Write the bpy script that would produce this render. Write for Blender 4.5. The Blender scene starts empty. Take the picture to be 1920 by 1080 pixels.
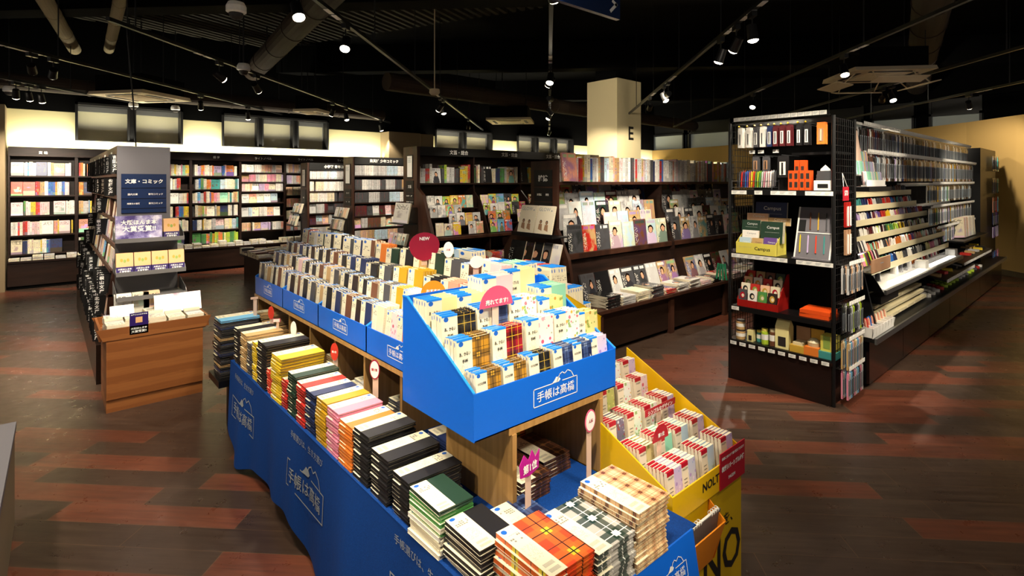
import bpy, math, random
from mathutils import Matrix, Vector
R = random.Random(7)
sc = bpy.context.scene
C = sc.collection
# ---------------- camera, world, exposure ----------------
# level camera at 1.6 m, wide lens, lowered frame (vertical shift); the shop grid runs along X and Y
CAM_A = math.atan2(1150, 1003)
cd = bpy.data.cameras.new('camera'); cam = bpy.data.objects.new('camera', cd); C.objects.link(cam)
cam.location = (0, 0, 1.6); cam.rotation_euler = (math.pi/2, 0, CAM_A - math.pi/2)
cd.sensor_width = 36; cd.lens = 36*1003/1920; cd.shift_y = -200/1920
cd.clip_start = .05; cd.clip_end = 80
sc.camera = cam
sc.view_settings.view_transform = 'Standard'; sc.view_settings.look = 'None'
sc.view_settings.gamma = 1; sc.view_settings.exposure = 0.55; sc.view_settings.use_curve_mapping = False
wd = bpy.data.worlds.new('world'); sc.world = wd; wd.use_nodes = True
wd.node_tree.nodes['Background'].inputs[0].default_value = (1.0, .9, .78, 1)
wd.node_tree.nodes['Background'].inputs[1].default_value = .17
def hx(s, a=1):
    c = [int(s[i:i+2], 16)/255 for i in (0, 2, 4)]
    return tuple((x/12.92 if x <= .04045 else ((x+.055)/1.055)**2.4) for x in c) + (a,)
WARM = (1, .87, .68)
def spot(x, y, z, tx, ty, tz, power, size=70, blend=.6, col=WARM, rad=.05):
    l = bpy.data.lights.new('spot_light', 'SPOT'); l.energy = power; l.spot_size = math.radians(size); l.spot_blend = blend
    l.color = col; l.shadow_soft_size = rad
    o = bpy.data.objects.new('spot_light', l); C.objects.link(o); o.location = (x, y, z)
    o.rotation_euler = (Vector((tx-x, ty-y, tz-z))).to_track_quat('-Z', 'Y').to_euler()
    return o
def area(x, y, z, sx, sy, power, rot=(0, 0, 0), col=WARM):
    l = bpy.data.lights.new('cove_light', 'AREA'); l.shape = 'RECTANGLE'; l.size = sx; l.size_y = sy; l.energy = power; l.color = col
    o = bpy.data.objects.new('cove_light', l); C.objects.link(o); o.location = (x, y, z); o.rotation_euler = rot
    return o
# lamps of the ceiling rails, some added only as fill: (x, y, rail, aim, power, kind); the rails run at 45 degrees to the shelving
RAILS = [-7.1, -5.35, -3.65, -1.72, 0.02, 1.6, 3.1, 4.75, 6.4]
RZ = 2.95
q = math.sqrt(.5)
def on_rail(u, s): return ((u+s)*q, (u-s)*q)
# (u along the rail, rail index, aim x, y, z, power)
LAMPS = [
 # over and around the diary display
 (3.56, 3, 1.35, 2.6, .8, 95, 50), (4.44, 3, 1.2, 3.4, .8, 70, 55), (2.0, 3, 1.15, 1.9, .8, 85, 48),
 (.4, 3, 1.25, 1.35, .9, 120, 46), (.75, 4, 1.25, 1.5, 1.0, 190, 46), (1.3, 5, 1.75, 1.2, .7, 40, 45), (1.9, 4, 1.75, 1.9, .9, 50, 60), (-.3, 3, .95, .9, .6, 45, 45),
 (.8, 5, 1.15, 1.0, .7, 70, 36), (.5, 5, 1.33, 1.42, .6, 110, 26),  # last spot added to brighten the inside of the end cubby
 # spots added off-frame to brighten the grey gondola end and wooden box
 (2.5, 3, .6, 5.2, 1.15, 200, 40), (3.0, 3, .62, 4.75, .6, 230, 34), (3.1, 2, -.2, 5.6, .7, 110, 60), (4.2, 1, .4, 6.4, .9, 230, 62), (3.2, 2, .4, 5.8, .8, 150, 50),
 (2.6, 4, 3.5, 3.7, 1.2, 150, 26), (2.9, 3, 4.0, 7.1, 1.1, 260, 24),  # added off-frame to brighten the magazine and literature rack ends
 (3.3, 4, 4.6, 3.2, .9, 120, 50), (1.6, 3, 1.2, 2.9, 1.0, 130, 46), (2.4, 4, 1.3, 3.5, 1.0, 130, 50), (2.9, 5, 4.2, 1.8, 1.1, 190, 56),
 (5.71, 2, 3.95, 7.4, 1.15, 190, 46), (6.47, 2, 3.8, 8.9, 1.0, 150, 50),
 (5.2, 1, .3, 10.9, .95, 190, 46), (5.44, 1, -.2, 10.9, .85, 190, 46), (6.68, 0, -.3, 10.9, 1.1, 80, 70), (6.86, 0, .1, 10.9, 1.2, 80, 70), (7.04, 0, .3, 10.9, .9, 60, 70),
 (7.9, 1, 2.2, 10.9, .85, 210, 58), (9.2, 1, 3.0, 10.9, .8, 120, 58), (8.83, 2, 3.6, 10.6, .85, 210, 56),
 (9.44, 2, 4.4, 8.9, 1.0, 160, 50), (8.4, 3, 4.6, 9.2, 1.0, 150, 60), (8.65, 3, 5.2, 7.1, .9, 190, 50), (11.4, 3, 8.0, 11.0, 1.5, 100, 60), (11.45, 2, 6.0, 10.8, 1.4, 120, 60),
 (6.1, 4, 3.6, 3.9, 1.0, 120, 46), (6.3, 4, 5.2, 7.1, .8, 190, 50), (9.6, 4, 6.2, 7.3, 1.4, 90, 60), (12.9, 4, 10, 11, 1.4, 60, 70),
 (4.69, 5, 5.0, 3.4, 1.2, 150, 60), (4.33, 5, 4.25, 1.75, 1.0, 110, 56), (5.1, 5, 4.8, 3.3, .8, 110, 70), (7.55, 5, 6.6, 3.4, 1.1, 170, 60), (8.6, 5, 8.8, 6.5, 1.85, 330, 44), (9.0, 4, 8.4, 6.9, 1.8, 230, 50), (7.3, 5, 8.8, 6.5, 2.9, 200, 40), (7.6, 4, 8.38, 6.9, 2.8, 150, 44),  # the spots aimed at the column are added to brighten it
 (8.35, 6, 7.0, 3.6, 1.2, 80, 70), (5.85, 6, 5.7, 1.45, 1.0, 270, 62), (3.6, 7, 5.2, 1.4, 1.0, 200, 50), (4.6, 7, 6.0, 1.4, .9, 200, 50), (3.3, 6, 4.1, 1.7, 1.3, 160, 60),  # includes extra spots added to brighten the stationery fixtures
 (7.76, 7, 8.2, 1.5, 1.2, 170, 62), (7.98, 7, 14.0, 3.6, 1.4, 230, 95), (4.9, 7, 9.4, 1.4, 1.0, 260, 40), (8.62, 8, 12.2, 1.6, 1.4, 230, 95),
]
for (u, ri, ax, ay, az, pw, sz) in LAMPS:
    lx, ly = on_rail(u, RAILS[ri])
    v = Vector((ax-lx, ay-ly, az-2.77)).normalized()*.10
    spot(lx+v.x, ly+v.y, 2.77+v.z, ax, ay, az, pw*.85, sz)
# added spots without fixtures, only to brighten the floor and aisles
for (x, y, p) in [(-.9, 3.4, 170), (-.8, 6.5, 110), (.1, 2.6, 170), (3.2, 1.6, 80), (4.4, .1, 40), (6.6, -.2, 50), (2.6, 5.6, 50), (9.2, 0, 50), (1.6, 7.2, 40)]:
    spot(x, y, 2.95, x, y, 0, p, 95, 1, rad=.1)
# cove strip on top of the wall bookcases
area(8.2, 11.0, 2.15, 17.2, .06, 190, (math.radians(155), 0, 0), (1, .93, .72))
area(11.0, 11.0, 2.2, 9.0, .06, 30, (math.radians(160), 0, 0), (1, .86, .6))
# ---------------- mesh builder ----------------
class MB:
    def __init__(s): s.v = []; s.f = []; s.m = []; s.uv = []
    def face(s, pts, mi=0, uvs=None):
        n = len(s.v); s.v += [tuple(p) for p in pts]; s.f.append(tuple(range(n, n+len(pts)))); s.m.append(mi)
        s.uv += (uvs or [(0, 0), (1, 0), (1, 1), (0, 1)][:len(pts)] + [(.5, .5)]*max(0, len(pts)-4)); return s
    def box(s, x0, x1, y0, y1, z0, z1, mi=0, top=None, M=None):
        # faces: -y, +y, -x, +x, +z, -z with uv upright as seen from outside; mi int or dict
        g = (lambda k: mi.get(k, mi.get('*', 0))) if isinstance(mi, dict) else (lambda k: mi)
        P = lambda *a: (M @ Vector(a)) if M else a
        s.face([P(x0, y0, z0), P(x1, y0, z0), P(x1, y0, z1), P(x0, y0, z1)], g('-y'))
        s.face([P(x1, y1, z0), P(x0, y1, z0), P(x0, y1, z1), P(x1, y1, z1)], g('+y'))
        s.face([P(x0, y1, z0), P(x0, y0, z0), P(x0, y0, z1), P(x0, y1, z1)], g('-x'))
        s.face([P(x1, y0, z0), P(x1, y1, z0), P(x1, y1, z1), P(x1, y0, z1)], g('+x'))
        s.face([P(x0, y0, z1), P(x1, y0, z1), P(x1, y1, z1), P(x0, y1, z1)], g('+z'))
        s.face([P(x0, y1, z0), P(x1, y1, z0), P(x1, y0, z0), P(x0, y0, z0)], g('-z'))
        return s
    def prism(s, poly, axis, a, b, mi=0):
        # poly: 2d points; axis 'x': (y,z) extruded in x; 'y': (x,z) in y; 'z': (x,y) in z
        f = {'x': lambda p, t: (t, p[0], p[1]), 'y': lambda p, t: (p[0], t, p[1]), 'z': lambda p, t: (p[0], p[1], t)}[axis]
        n = len(poly)
        A = [f(p, a) for p in poly]; B = [f(p, b) for p in poly]
        s.face(A, mi); s.face(B[::-1], mi)
        for i in range(n):
            j = (i+1) % n; s.face([A[i], B[i], B[j], A[j]], mi)
        return s
    def cyl(s, p0, p1, r0, r1=None, n=10, mi=0, caps=True):
        r1 = r0 if r1 is None else r1
        p0 = Vector(p0); p1 = Vector(p1); d = (p1-p0).normalized()
        u = d.orthogonal().normalized(); w = d.cross(u)
        A = []; B = []
        for i in range(n):
            t = 2*math.pi*i/n; k = u*math.cos(t)+w*math.sin(t)
            A.append(p0+k*r0); B.append(p1+k*r1)
        for i in range(n):
            j = (i+1) % n; s.face([A[i], A[j], B[j], B[i]], mi, [(i/n, 0), ((i+1)/n, 0), ((i+1)/n, 1), (i/n, 1)])
        if caps: s.face(A[::-1], mi); s.face(B, mi)
        return s
    def lathe(s, prof, c, n=16, mi=0):
        # prof [(r, z)], about a vertical axis at c
        for (r0, z0), (r1, z1) in zip(prof, prof[1:]):
            for i in range(n):
                a0 = 2*math.pi*i/n; a1 = 2*math.pi*(i+1)/n
                s.face([(c[0]+r0*math.cos(a0), c[1]+r0*math.sin(a0), c[2]+z0), (c[0]+r0*math.cos(a1), c[1]+r0*math.sin(a1), c[2]+z0),
                        (c[0]+r1*math.cos(a1), c[1]+r1*math.sin(a1), c[2]+z1), (c[0]+r1*math.cos(a0), c[1]+r1*math.sin(a0), c[2]+z1)], mi)
        return s
    def add(s, o, M=None, dm=0):
        n = len(s.v); s.v += [tuple(M @ Vector(p)) for p in o.v] if M else o.v
        s.f += [tuple(i+n for i in f) for f in o.f]; s.m += [m+dm for m in o.m]; s.uv += o.uv; return s
    def mesh(s, name):
        me = bpy.data.meshes.new(name); me.from_pydata(s.v, [], s.f)
        me.polygons.foreach_set('material_index', s.m)
        l = me.uv_layers.new(name='UVMap'); l.data.foreach_set('uv', [c for p in s.uv for c in p])
        me.update(); return me
# ---------------- lettering ----------------
TXT = {}
def glyphs(body, bold=0.0):
    k = (body, bold)
    if k not in TXT:
        c = bpy.data.curves.new('t', 'FONT'); c.body = body; c.size = 1; c.offset = bold; c.resolution_u = 2
        o = bpy.data.objects.new('t', c); C.objects.link(o)
        dg = bpy.context.evaluated_depsgraph_get(); dg.update()
        m = o.evaluated_get(dg).to_mesh()
        vs = [(v.co.x, v.co.y) for v in m.vertices]; fs = [tuple(p.vertices) for p in m.polygons]
        o.evaluated_get(dg).to_mesh_clear(); bpy.data.objects.remove(o); bpy.data.curves.remove(c)
        xs = [v[0] for v in vs] or [0, 1]; ys = [v[1] for v in vs] or [0, 1]
        TXT[k] = (vs, fs, min(xs), max(xs), min(ys), max(ys))
    return TXT[k]
def text(mb, body, o, right, up, h=None, w=None, mi=0, bold=0.015, off=.0012, vert=False):
    """centre the string at o, in the plane (right, up), lifted off the face by off"""
    right = Vector(right).normalized(); up = Vector(up).normalized(); n = right.cross(up)
    if vert:
        k = len(body); hh = h/k
        for i, ch in enumerate(body):
            text(mb, ch, Vector(o)+up*(h/2-hh*(i+.5)), right, up, h=hh*.86, mi=mi, bold=bold, off=off)
        return mb
    vs, fs, x0, x1, y0, y1 = glyphs(body, bold)
    s = (h/(y1-y0)) if h else w/(x1-x0)
    sx = s if not (h and w) else w/(x1-x0)
    O = Vector(o)+n*off
    b = len(mb.v)
    mb.v += [tuple(O+right*((x-(x0+x1)/2)*sx)+up*((y-(y0+y1)/2)*s)) for x, y in vs]
    for f in fs:
        mb.f.append(tuple(i+b for i in f)); mb.m.append(mi); mb.uv += [(.5, .5)]*len(f)
    return mb
def stroke(mb, pts, o, right, up, wd_, mi=0, closed=False, off=.0012):
    """a thin flat printed line through 2d points on a face"""
    right = Vector(right).normalized(); up = Vector(up).normalized(); n = right.cross(up); O = Vector(o)+n*off
    P = [Vector((a, b)) for a, b in pts]
    if closed: P = P+[P[0]]
    for a, b in zip(P, P[1:]):
        d = (b-a); L = d.length
        if L < 1e-6: continue
        d /= L; t = Vector((-d.y, d.x))*wd_/2; a2 = a-d*wd_/2; b2 = b+d*wd_/2
        mb.face([O+right*p.x+up*p.y for p in (a2-t, b2-t, b2+t, a2+t)], mi)
    return mb
def blob(mb, pts, o, right, up, mi=0, off=.0012):
    right = Vector(right).normalized(); up = Vector(up).normalized(); n = right.cross(up); O = Vector(o)+n*off
    mb.face([O+right*a+up*b for a, b in pts], mi); return mb
def ell(a, b, n=20, cx=0, cy=0): return [(cx+a*math.cos(2*math.pi*i/n), cy+b*math.sin(2*math.pi*i/n)) for i in range(n)]
def logo(mb, o, right, up, w, mi=0, lw=None, off=.0012, tag=False):
    """framed slogan with the little mountain-and-hand mark over it"""
    lw = lw or w*.014; h = w*.28
    text(mb, '手帳は高橋', o, right, up, w=w*.86, mi=mi, bold=.006, off=off)
    stroke(mb, [(w*.15, h*.5), (w*.5, h*.5), (w*.5, -h*.5), (-w*.5, -h*.5), (-w*.5, h*.5), (-w*.08, h*.5)], o, right, up, lw, mi, off=off)
    stroke(mb, [(w*.02, h*.55), (w*.08, h*.9), (w*.14, h*1.0), (w*.2, h*.86), (w*.27, h*1.02), (w*.36, h*.85), (w*.42, h*.5)], o, right, up, lw, mi, off=off)
    blob(mb, [(-w*.1, h*.5), (-w*.04, h*.66), (0, h*.82), (w*.06, h*.78), (w*.1, h*.62), (w*.06, h*.5)], o, right, up, mi, off=off)
    if tag: text(mb, '手帳選びは、生き方選び', Vector(o)+Vector(up).normalized()*h*1.55, right, up, w=w*.9, mi=mi, bold=.0, off=off)
    return mb
# ---------------- materials ----------------
MATS = {}
class N:
    def __init__(s, name):
        s.m = bpy.data.materials.new(name); s.m.use_nodes = True; s.t = s.m.node_tree
        s.b = s.t.nodes['Principled BSDF']; MATS[name] = s.m
    def n(s, typ, props=None, **ins):
        x = s.t.nodes.new('ShaderNode'+typ)
        for k, v in (props or {}).items(): setattr(x, k, v)
        for k, v in ins.items():
            k = int(k[1:]) if k[0] == 'i' and k[1:].isdigit() else k
            s.set(x, k, v)
        return x
    def set(s, x, k, v):
        i = x.inputs[k]
        if isinstance(v, tuple) and len(v) == 2 and hasattr(v[0], 'outputs'): s.t.links.new(v[0].outputs[v[1]], i)
        elif hasattr(v, 'outputs'): s.t.links.new(v.outputs[0], i)
        else: i.default_value = v
    def math(s, op, a, b=0.0, c=None):
        x = s.n('Math', {'operation': op}); s.set(x, 0, a); s.set(x, 1, b)
        if c is not None: s.set(x, 2, c)
        return x
    def mix(s, f, a, b, blend='MIX'):
        x = s.n('Mix', {'data_type': 'RGBA', 'blend_type': blend}); s.set(x, 0, f); s.set(x, 6, a); s.set(x, 7, b); return (x, 2)
    def out(s, **k):
        for a, v in k.items(): s.set(s.b, a.replace('_', ' '), v)
        return s.m
def plain(name, col, rough=.6, spec=.4, metal=0, emit=0, coat=0):
    k = N(name); c = hx(col) if isinstance(col, str) else col
    k.out(Base_Color=c, Roughness=rough, Metallic=metal)
    k.b.inputs['Specular IOR Level'].default_value = spec
    if coat: k.b.inputs['Coat Weight'].default_value = coat
    if emit: k.b.inputs['Emission Color'].default_value = c; k.b.inputs['Emission Strength'].default_value = emit
    return k.m
def ramp(k, fac, stops, interp='LINEAR'):
    r = k.n('ValToRGB', Fac=fac); e = r.color_ramp; e.interpolation = interp
    while len(e.elements) < len(stops): e.elements.new(.5)
    for el, (p, c) in zip(e.elements, stops): el.position = p; el.color = c if isinstance(c, tuple) else hx(c)
    return r
def noisy(name, c1, c2, scale=(1, 1, 1), ns=6, rough=.6, spec=.3, coord='Object', det=4, bump=0):
    k = N(name); tc = k.n('TexCoord'); mp = k.n('Mapping', Vector=(tc, coord), Scale=scale)
    nz = k.n('TexNoise', Vector=mp, Scale=ns, Detail=det)
    r = ramp(k, nz, [(.3, c1), (.7, c2)])
    k.out(Base_Color=r, Roughness=rough); k.b.inputs['Specular IOR Level'].default_value = spec
    if bump:
        bp = k.n('Bump', Strength=bump, Distance=.01, Height=nz); k.set(k.b, 'Normal', bp)
    return k.m
plain('black_metal', '0b0b0c', .4, .4); plain('black_matte', '070707', .8, .1); plain('black_card', '0a0a0b', .5)
plain('steel', '8d8f92', .3, .5, .9); plain('white_plastic', 'e8e6e0', .4); plain('white_card', 'f1efe9', .55)
plain('grey_panel', '6c6a70', .55, .3); plain('grey_rack', '6e6c6c', .4, .4, .3)
plain('ink_white', 'f2f2ee', .6); plain('ink_black', '131312', .6); plain('ink_grey', '8f979d', .6); plain('ink_crimson', 'a3142a', .5); plain('ink_blue', '1f6fd0', .5)
plain('blue_card', '0563d6', .5, .3); plain('blue_edge', '1f86ea', .4)
plain('yellow_card', 'e3b40a', .35, .5); plain('yellow_body', 'c9a30a', .4); plain('crimson_card', 'ab1128', .4); plain('navy_board', '12264d', .25, .5)
plain('cream_paint', 'd9cf9f', .75, .2); plain('column_paint', 'cfc29a', .7, .2); plain('tan_paint', '927848', .75, .15); plain('frame_dark', '151516', .45)
plain('ac_panel', 'e6d3b2', .5); plain('ac_dark', '2a2420', .6); plain('black_paint', '0a0a0a', .9, .05); plain('duct', '3a3028', .7, .2); plain('duct_pale', '8a7d62', .7, .2)
plain('deck_rib', '3a372f', .7, .15)
plain('skirting', '3c2f20', .5); plain('pilaster_paint', '8b7a5c', .7); plain('window_blind', 'c0b88e', .7); plain('window_sky', 'a3a89f', .7, emit=.07)
plain('clear_holder', 'dfe3e6', .15, .6); plain('cream_plastic', 'cfc4a0', .35); plain('red_plastic', '9c1a16', .3); plain('rubber', '111111', .7)
plain('lamp_lens', (1, .86, .66, 1), emit=14); plain('light_panel', (1, .95, .85, 1), emit=2.2)
noisy('dark_wood', '160c08', '2a1812', (1, 1, 8), 3, .42, .35); noisy('case_wood', '2a1710', '472a1d', (2, 2, .5), 5, .45, .35)
noisy('light_wood', '9a7440', 'b58d55', (18, 18, .6), 3, .5, .3); noisy('base_wood', '1d120d', '2b1b14', (1, 1, 8), 3, .35, .4)
noisy('glossy_base', '170d0b', '211311', (1, 1, 3), 3, .22, .5); noisy('card_brown', '9a7355', 'ad8566', (1, 1, 1), 8, .6)
# glass of the lit display shelf
g = N('clear_glass'); g.out(Base_Color=(.9, .9, .88, 1), Roughness=.06, Alpha=.07)
# cloth: woven blue with soft sheen
k = N('blue_cloth'); tc = k.n('TexCoord'); nz = k.n('TexNoise', Vector=(tc, 'Object'), Scale=350, Detail=2)
k.out(Base_Color=ramp(k, nz, [(.3, '04306f'), (.7, '07408c')]), Roughness=.75); k.b.inputs['Specular IOR Level'].default_value = .2
# striped teak of the low display box
k = N('teak_board'); tc = k.n('TexCoord'); sx = k.n('SeparateXYZ', Vector=(tc, 'Object'))
nz = k.n('TexNoise', Vector=k.n('Mapping', Vector=(tc, 'Object'), Scale=(1.5, 1.5, 26)), Scale=3, Detail=5)
st = k.math('FRACT', k.math('MULTIPLY_ADD', (sx, 2), 9.0, k.math('MULTIPLY', nz, .5)))
c = k.mix(k.math('GREATER_THAN', st, .5), hx('8a5228'), hx('9c6132')); c = k.mix(k.math('MULTIPLY', nz, .6), c, hx('6e3f1c'), 'MIX')
k.out(Base_Color=c, Roughness=.42)
# floor: 45 degree planks of two tones, random lengths' joints, thin pale seams
k = N('plank_floor'); geo = k.n('NewGeometry'); mp = k.n('Mapping', Vector=(geo, 'Position'), Rotation=(0, 0, -math.pi/4))
s = k.n('SeparateXYZ', Vector=mp)   # x: along the look direction, y: across
row = k.math('FLOOR', k.math('DIVIDE', (s, 0), .148))
wn = k.n('TexWhiteNoise', {'noise_dimensions': '1D'}, W=row)
u = k.math('ADD', k.math('DIVIDE', (s, 1), .92), (wn, 0))
pid = k.math('FLOOR', u)
cmb = k.n('CombineXYZ', X=row, Y=pid)
w2 = k.n('TexWhiteNoise', {'noise_dimensions': '2D'}, Vector=cmb)
sep = k.n('SeparateColor', Color=(w2, 1))
tone = k.math('GREATER_THAN', (sep, 0), .52)
gr = k.n('TexNoise', Vector=k.n('Mapping', Vector=mp, Scale=(26, 1.6, 1)), Scale=1.6, Detail=6, Roughness=.65)
red = ramp(k, gr, [(.25, '45251b'), (.75, '7a4430')]); dark = ramp(k, gr, [(.25, '2f221b'), (.75, '4e3d32')])
base = k.mix(tone, red, dark)
base = k.mix(k.math('MULTIPLY', (sep, 1), .35), base, hx('24140e'))
fu = k.math('FRACT', u); fr = k.math('FRACT', k.math('DIVIDE', (s, 0), .148))
seam = k.math('MAXIMUM', k.math('LESS_THAN', fu, .004), k.math('LESS_THAN', fr, .018))
base = k.mix(k.math('MULTIPLY', seam, .55), base, hx('6d5038'))
sc_n = k.n('TexNoise', Vector=(geo, 'Position'), Scale=9, Detail=8, Roughness=.7)
k.out(Base_Color=base, Roughness=ramp(k, sc_n, [(.3, (.24, .24, .24, 1)), (.75, (.42, .42, .42, 1))])); k.b.inputs['Specular IOR Level'].default_value = .5
# --- tinted materials: colour from the object's colour (single things) or the mesh colour (stuff) ---
def tinted(name):
    k = N(name); oi = k.n('ObjectInfo'); at = k.n('Attribute', {'attribute_name': 'tint'}); ar = k.n('Attribute', {'attribute_name': 'rnd'})
    col = k.mix(1.0, (oi, 'Color'), (at, 'Color'), 'ADD')
    k.col = col; k.rnd = k.math('ADD', (oi, 'Alpha'), (ar, 'Fac'))
    uv = k.n('UVMap'); k.uvn = uv; k.s = k.n('SeparateXYZ', Vector=uv); k.u = (k.s, 0); k.v = (k.s, 1)
    return k
def band(k, x, a, b):  # 1 where a<x<b
    return k.math('MULTIPLY', k.math('GREATER_THAN', x, a), k.math('LESS_THAN', x, b))
def rnd2(k, m):
    return k.math('FRACT', k.math('MULTIPLY', k.rnd, m))
def accent(k, m=7.31):
    return k.n('HueSaturation', Hue=k.math('ADD', .5, k.math('MULTIPLY', k.math('SUBTRACT', rnd2(k, m), .5), .9)), Saturation=.75, Value=k.math('ADD', .4, k.math('MULTIPLY', rnd2(k, m*3.1), .7)), Color=k.col)
def marks(k, u, v, cols, rows, dens, seed):
    """rows of small glyph-like marks"""
    cu = k.math('FLOOR', k.math('MULTIPLY', u, cols)); cv = k.math('FLOOR', k.math('MULTIPLY', v, rows))
    wn = k.n('TexWhiteNoise', {'noise_dimensions': '3D'}, Vector=k.n('CombineXYZ', X=cu, Y=cv, Z=k.math('MULTIPLY', k.rnd, seed)))
    gap = k.math('MULTIPLY', k.math('GREATER_THAN', k.math('FRACT', k.math('MULTIPLY', v, rows)), .35), k.math('GREATER_THAN', k.math('FRACT', k.math('MULTIPLY', u, cols)), .2))
    return k.math('MULTIPLY', k.math('LESS_THAN', (wn, 0), dens), gap)
k = tinted('tint'); k.out(Base_Color=k.col, Roughness=.45)
k = tinted('tint_gloss'); k.out(Base_Color=k.col, Roughness=.18)
k = tinted('tint_clear'); k.out(Base_Color=k.col, Roughness=.12, Alpha=.45)
k = tinted('pages')
ln = k.math('FRACT', k.math('MULTIPLY', k.v, 14)); k.out(Base_Color=k.mix(k.math('MULTIPLY', ln, .22), hx('e9dfc4'), hx('a8977a')), Roughness=.8)
# spine: title marks down the middle, coloured foot
k = tinted('spine')
mk = k.math('MULTIPLY', band(k, k.u, .28, .72), k.math('MULTIPLY', band(k, k.v, .38, .93), marks(k, k.u, k.v, 3, 17, .7, 91)))
ink = k.mix(k.math('GREATER_THAN', rnd2(k, 17.7), .6), hx('26211f'), hx('a02a26'))
c = k.mix(k.math('MULTIPLY', k.math('LESS_THAN', k.v, k.math('MULTIPLY', rnd2(k, 5.3), .3)), .65), k.col, accent(k))
nb = k.n('TexNoise', Vector=k.n('CombineXYZ', X=0.0, Y=k.v, Z=k.math('MULTIPLY', k.rnd, 70)), Scale=4, Detail=2)
c = k.mix(k.math('MULTIPLY', k.math('GREATER_THAN', nb, .56), .45), c, accent(k, 15.1))
c = k.mix(k.math('MULTIPLY', mk, .8), c, ink); c = k.mix(k.math('MULTIPLY', rnd2(k, 29.0), .38), c, hx('2c2622')); k.out(Base_Color=c, Roughness=.5)
# book cover: title block, coloured wrap-around band, soft picture
k = tinted('cover')
nz = k.n('TexNoise', Vector=k.n('CombineXYZ', X=k.u, Y=k.v, Z=k.math('MULTIPLY', k.rnd, 40)), Scale=3.2, Detail=3)
pic = k.mix(ramp(k, nz, [(.47, (0, 0, 0, 1)), (.6, (1, 1, 1, 1))]), k.col, accent(k, 3.7))
c = k.mix(k.math('MULTIPLY', band(k, k.v, .25, .62), band(k, k.u, .12, .88)), k.col, pic)
c = k.mix(k.math('LESS_THAN', k.v, k.math('MULTIPLY', rnd2(k, 9.1), .4)), c, accent(k, 11.3))
c = k.mix(k.math('MULTIPLY', k.math('MULTIPLY', band(k, k.v, .68, .92), band(k, k.u, .1, .9)), marks(k, k.u, k.v, 14, 17, .6, 33)), c, hx('2a2422'))
c = k.mix(k.math('MULTIPLY', rnd2(k, 29.0), .3), c, hx('2c2622')); k.out(Base_Color=c, Roughness=.35)
# magazine cover: masthead, head-and-shoulders silhouette, cover lines
k = tinted('magazine')
wob = k.n('TexNoise', Vector=k.n('CombineXYZ', X=k.u, Y=k.v, Z=k.math('MULTIPLY', k.rnd, 90)), Scale=7, Detail=3)
k.u0, k.v0 = k.u, k.v
k.u = k.math('ADD', k.u, k.math('MULTIPLY', k.math('SUBTRACT', wob, .5), .22)); k.v = k.math('ADD', k.v, k.math('MULTIPLY', k.math('SUBTRACT', (wob, 1), .5), .0))
grow = k.math('ADD', .75, k.math('MULTIPLY', rnd2(k, 41.3), .75))
cx = k.math('ADD', .36, k.math('MULTIPLY', rnd2(k, 6.7), .3))
def disc(cy, rx, ry):
    a = k.math('POWER', k.math('DIVIDE', k.math('SUBTRACT', k.u, cx), k.math('MULTIPLY', grow, rx)), 2.0); b = k.math('POWER', k.math('DIVIDE', k.math('SUBTRACT', k.v, cy), ry), 2.0)
    return k.math('LESS_THAN', k.math('ADD', a, b), 1.0)
nz = k.n('TexNoise', Vector=k.n('CombineXYZ', X=k.u, Y=k.v, Z=k.math('MULTIPLY', k.rnd, 60)), Scale=2.6, Detail=2)
c = k.mix(ramp(k, nz, [(.42, (0, 0, 0, 1)), (.62, (1, 1, 1, 1))]), k.col, accent(k, 4.1))
cloth = k.mix(rnd2(k, 13.0), accent(k, 8.7), hx('2b2a33'))
person = k.math('GREATER_THAN', rnd2(k, 23.9), .35)
c = k.mix(k.math('MULTIPLY', person, disc(.06, .36, .46)), c, cloth)
c = k.mix(k.math('MULTIPLY', person, disc(.60, .175, .17)), c, hx('1d1411'))
c = k.mix(k.math('MULTIPLY', person, disc(.565, .12, .125)), c, hx('d9a585'))
k.u, k.v = k.u0, k.v0
c = k.mix(k.math('MULTIPLY', k.math('MULTIPLY', band(k, k.v, .80, .95), band(k, k.u, .08, .92)), marks(k, k.u, k.v, 9, 5.2, .8, 77)), c, k.mix(k.math('GREATER_THAN', rnd2(k, 31.0), .5), hx('f3f0ea'), accent(k, 19.0)))
c = k.mix(k.math('MULTIPLY', k.math('MULTIPLY', band(k, k.v, .08, .7), k.math('LESS_THAN', k.u, .26)), marks(k, k.u, k.v, 26, 30, .35, 51)), c, hx('f4efe6'))
k.out(Base_Color=c, Roughness=.22)
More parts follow.
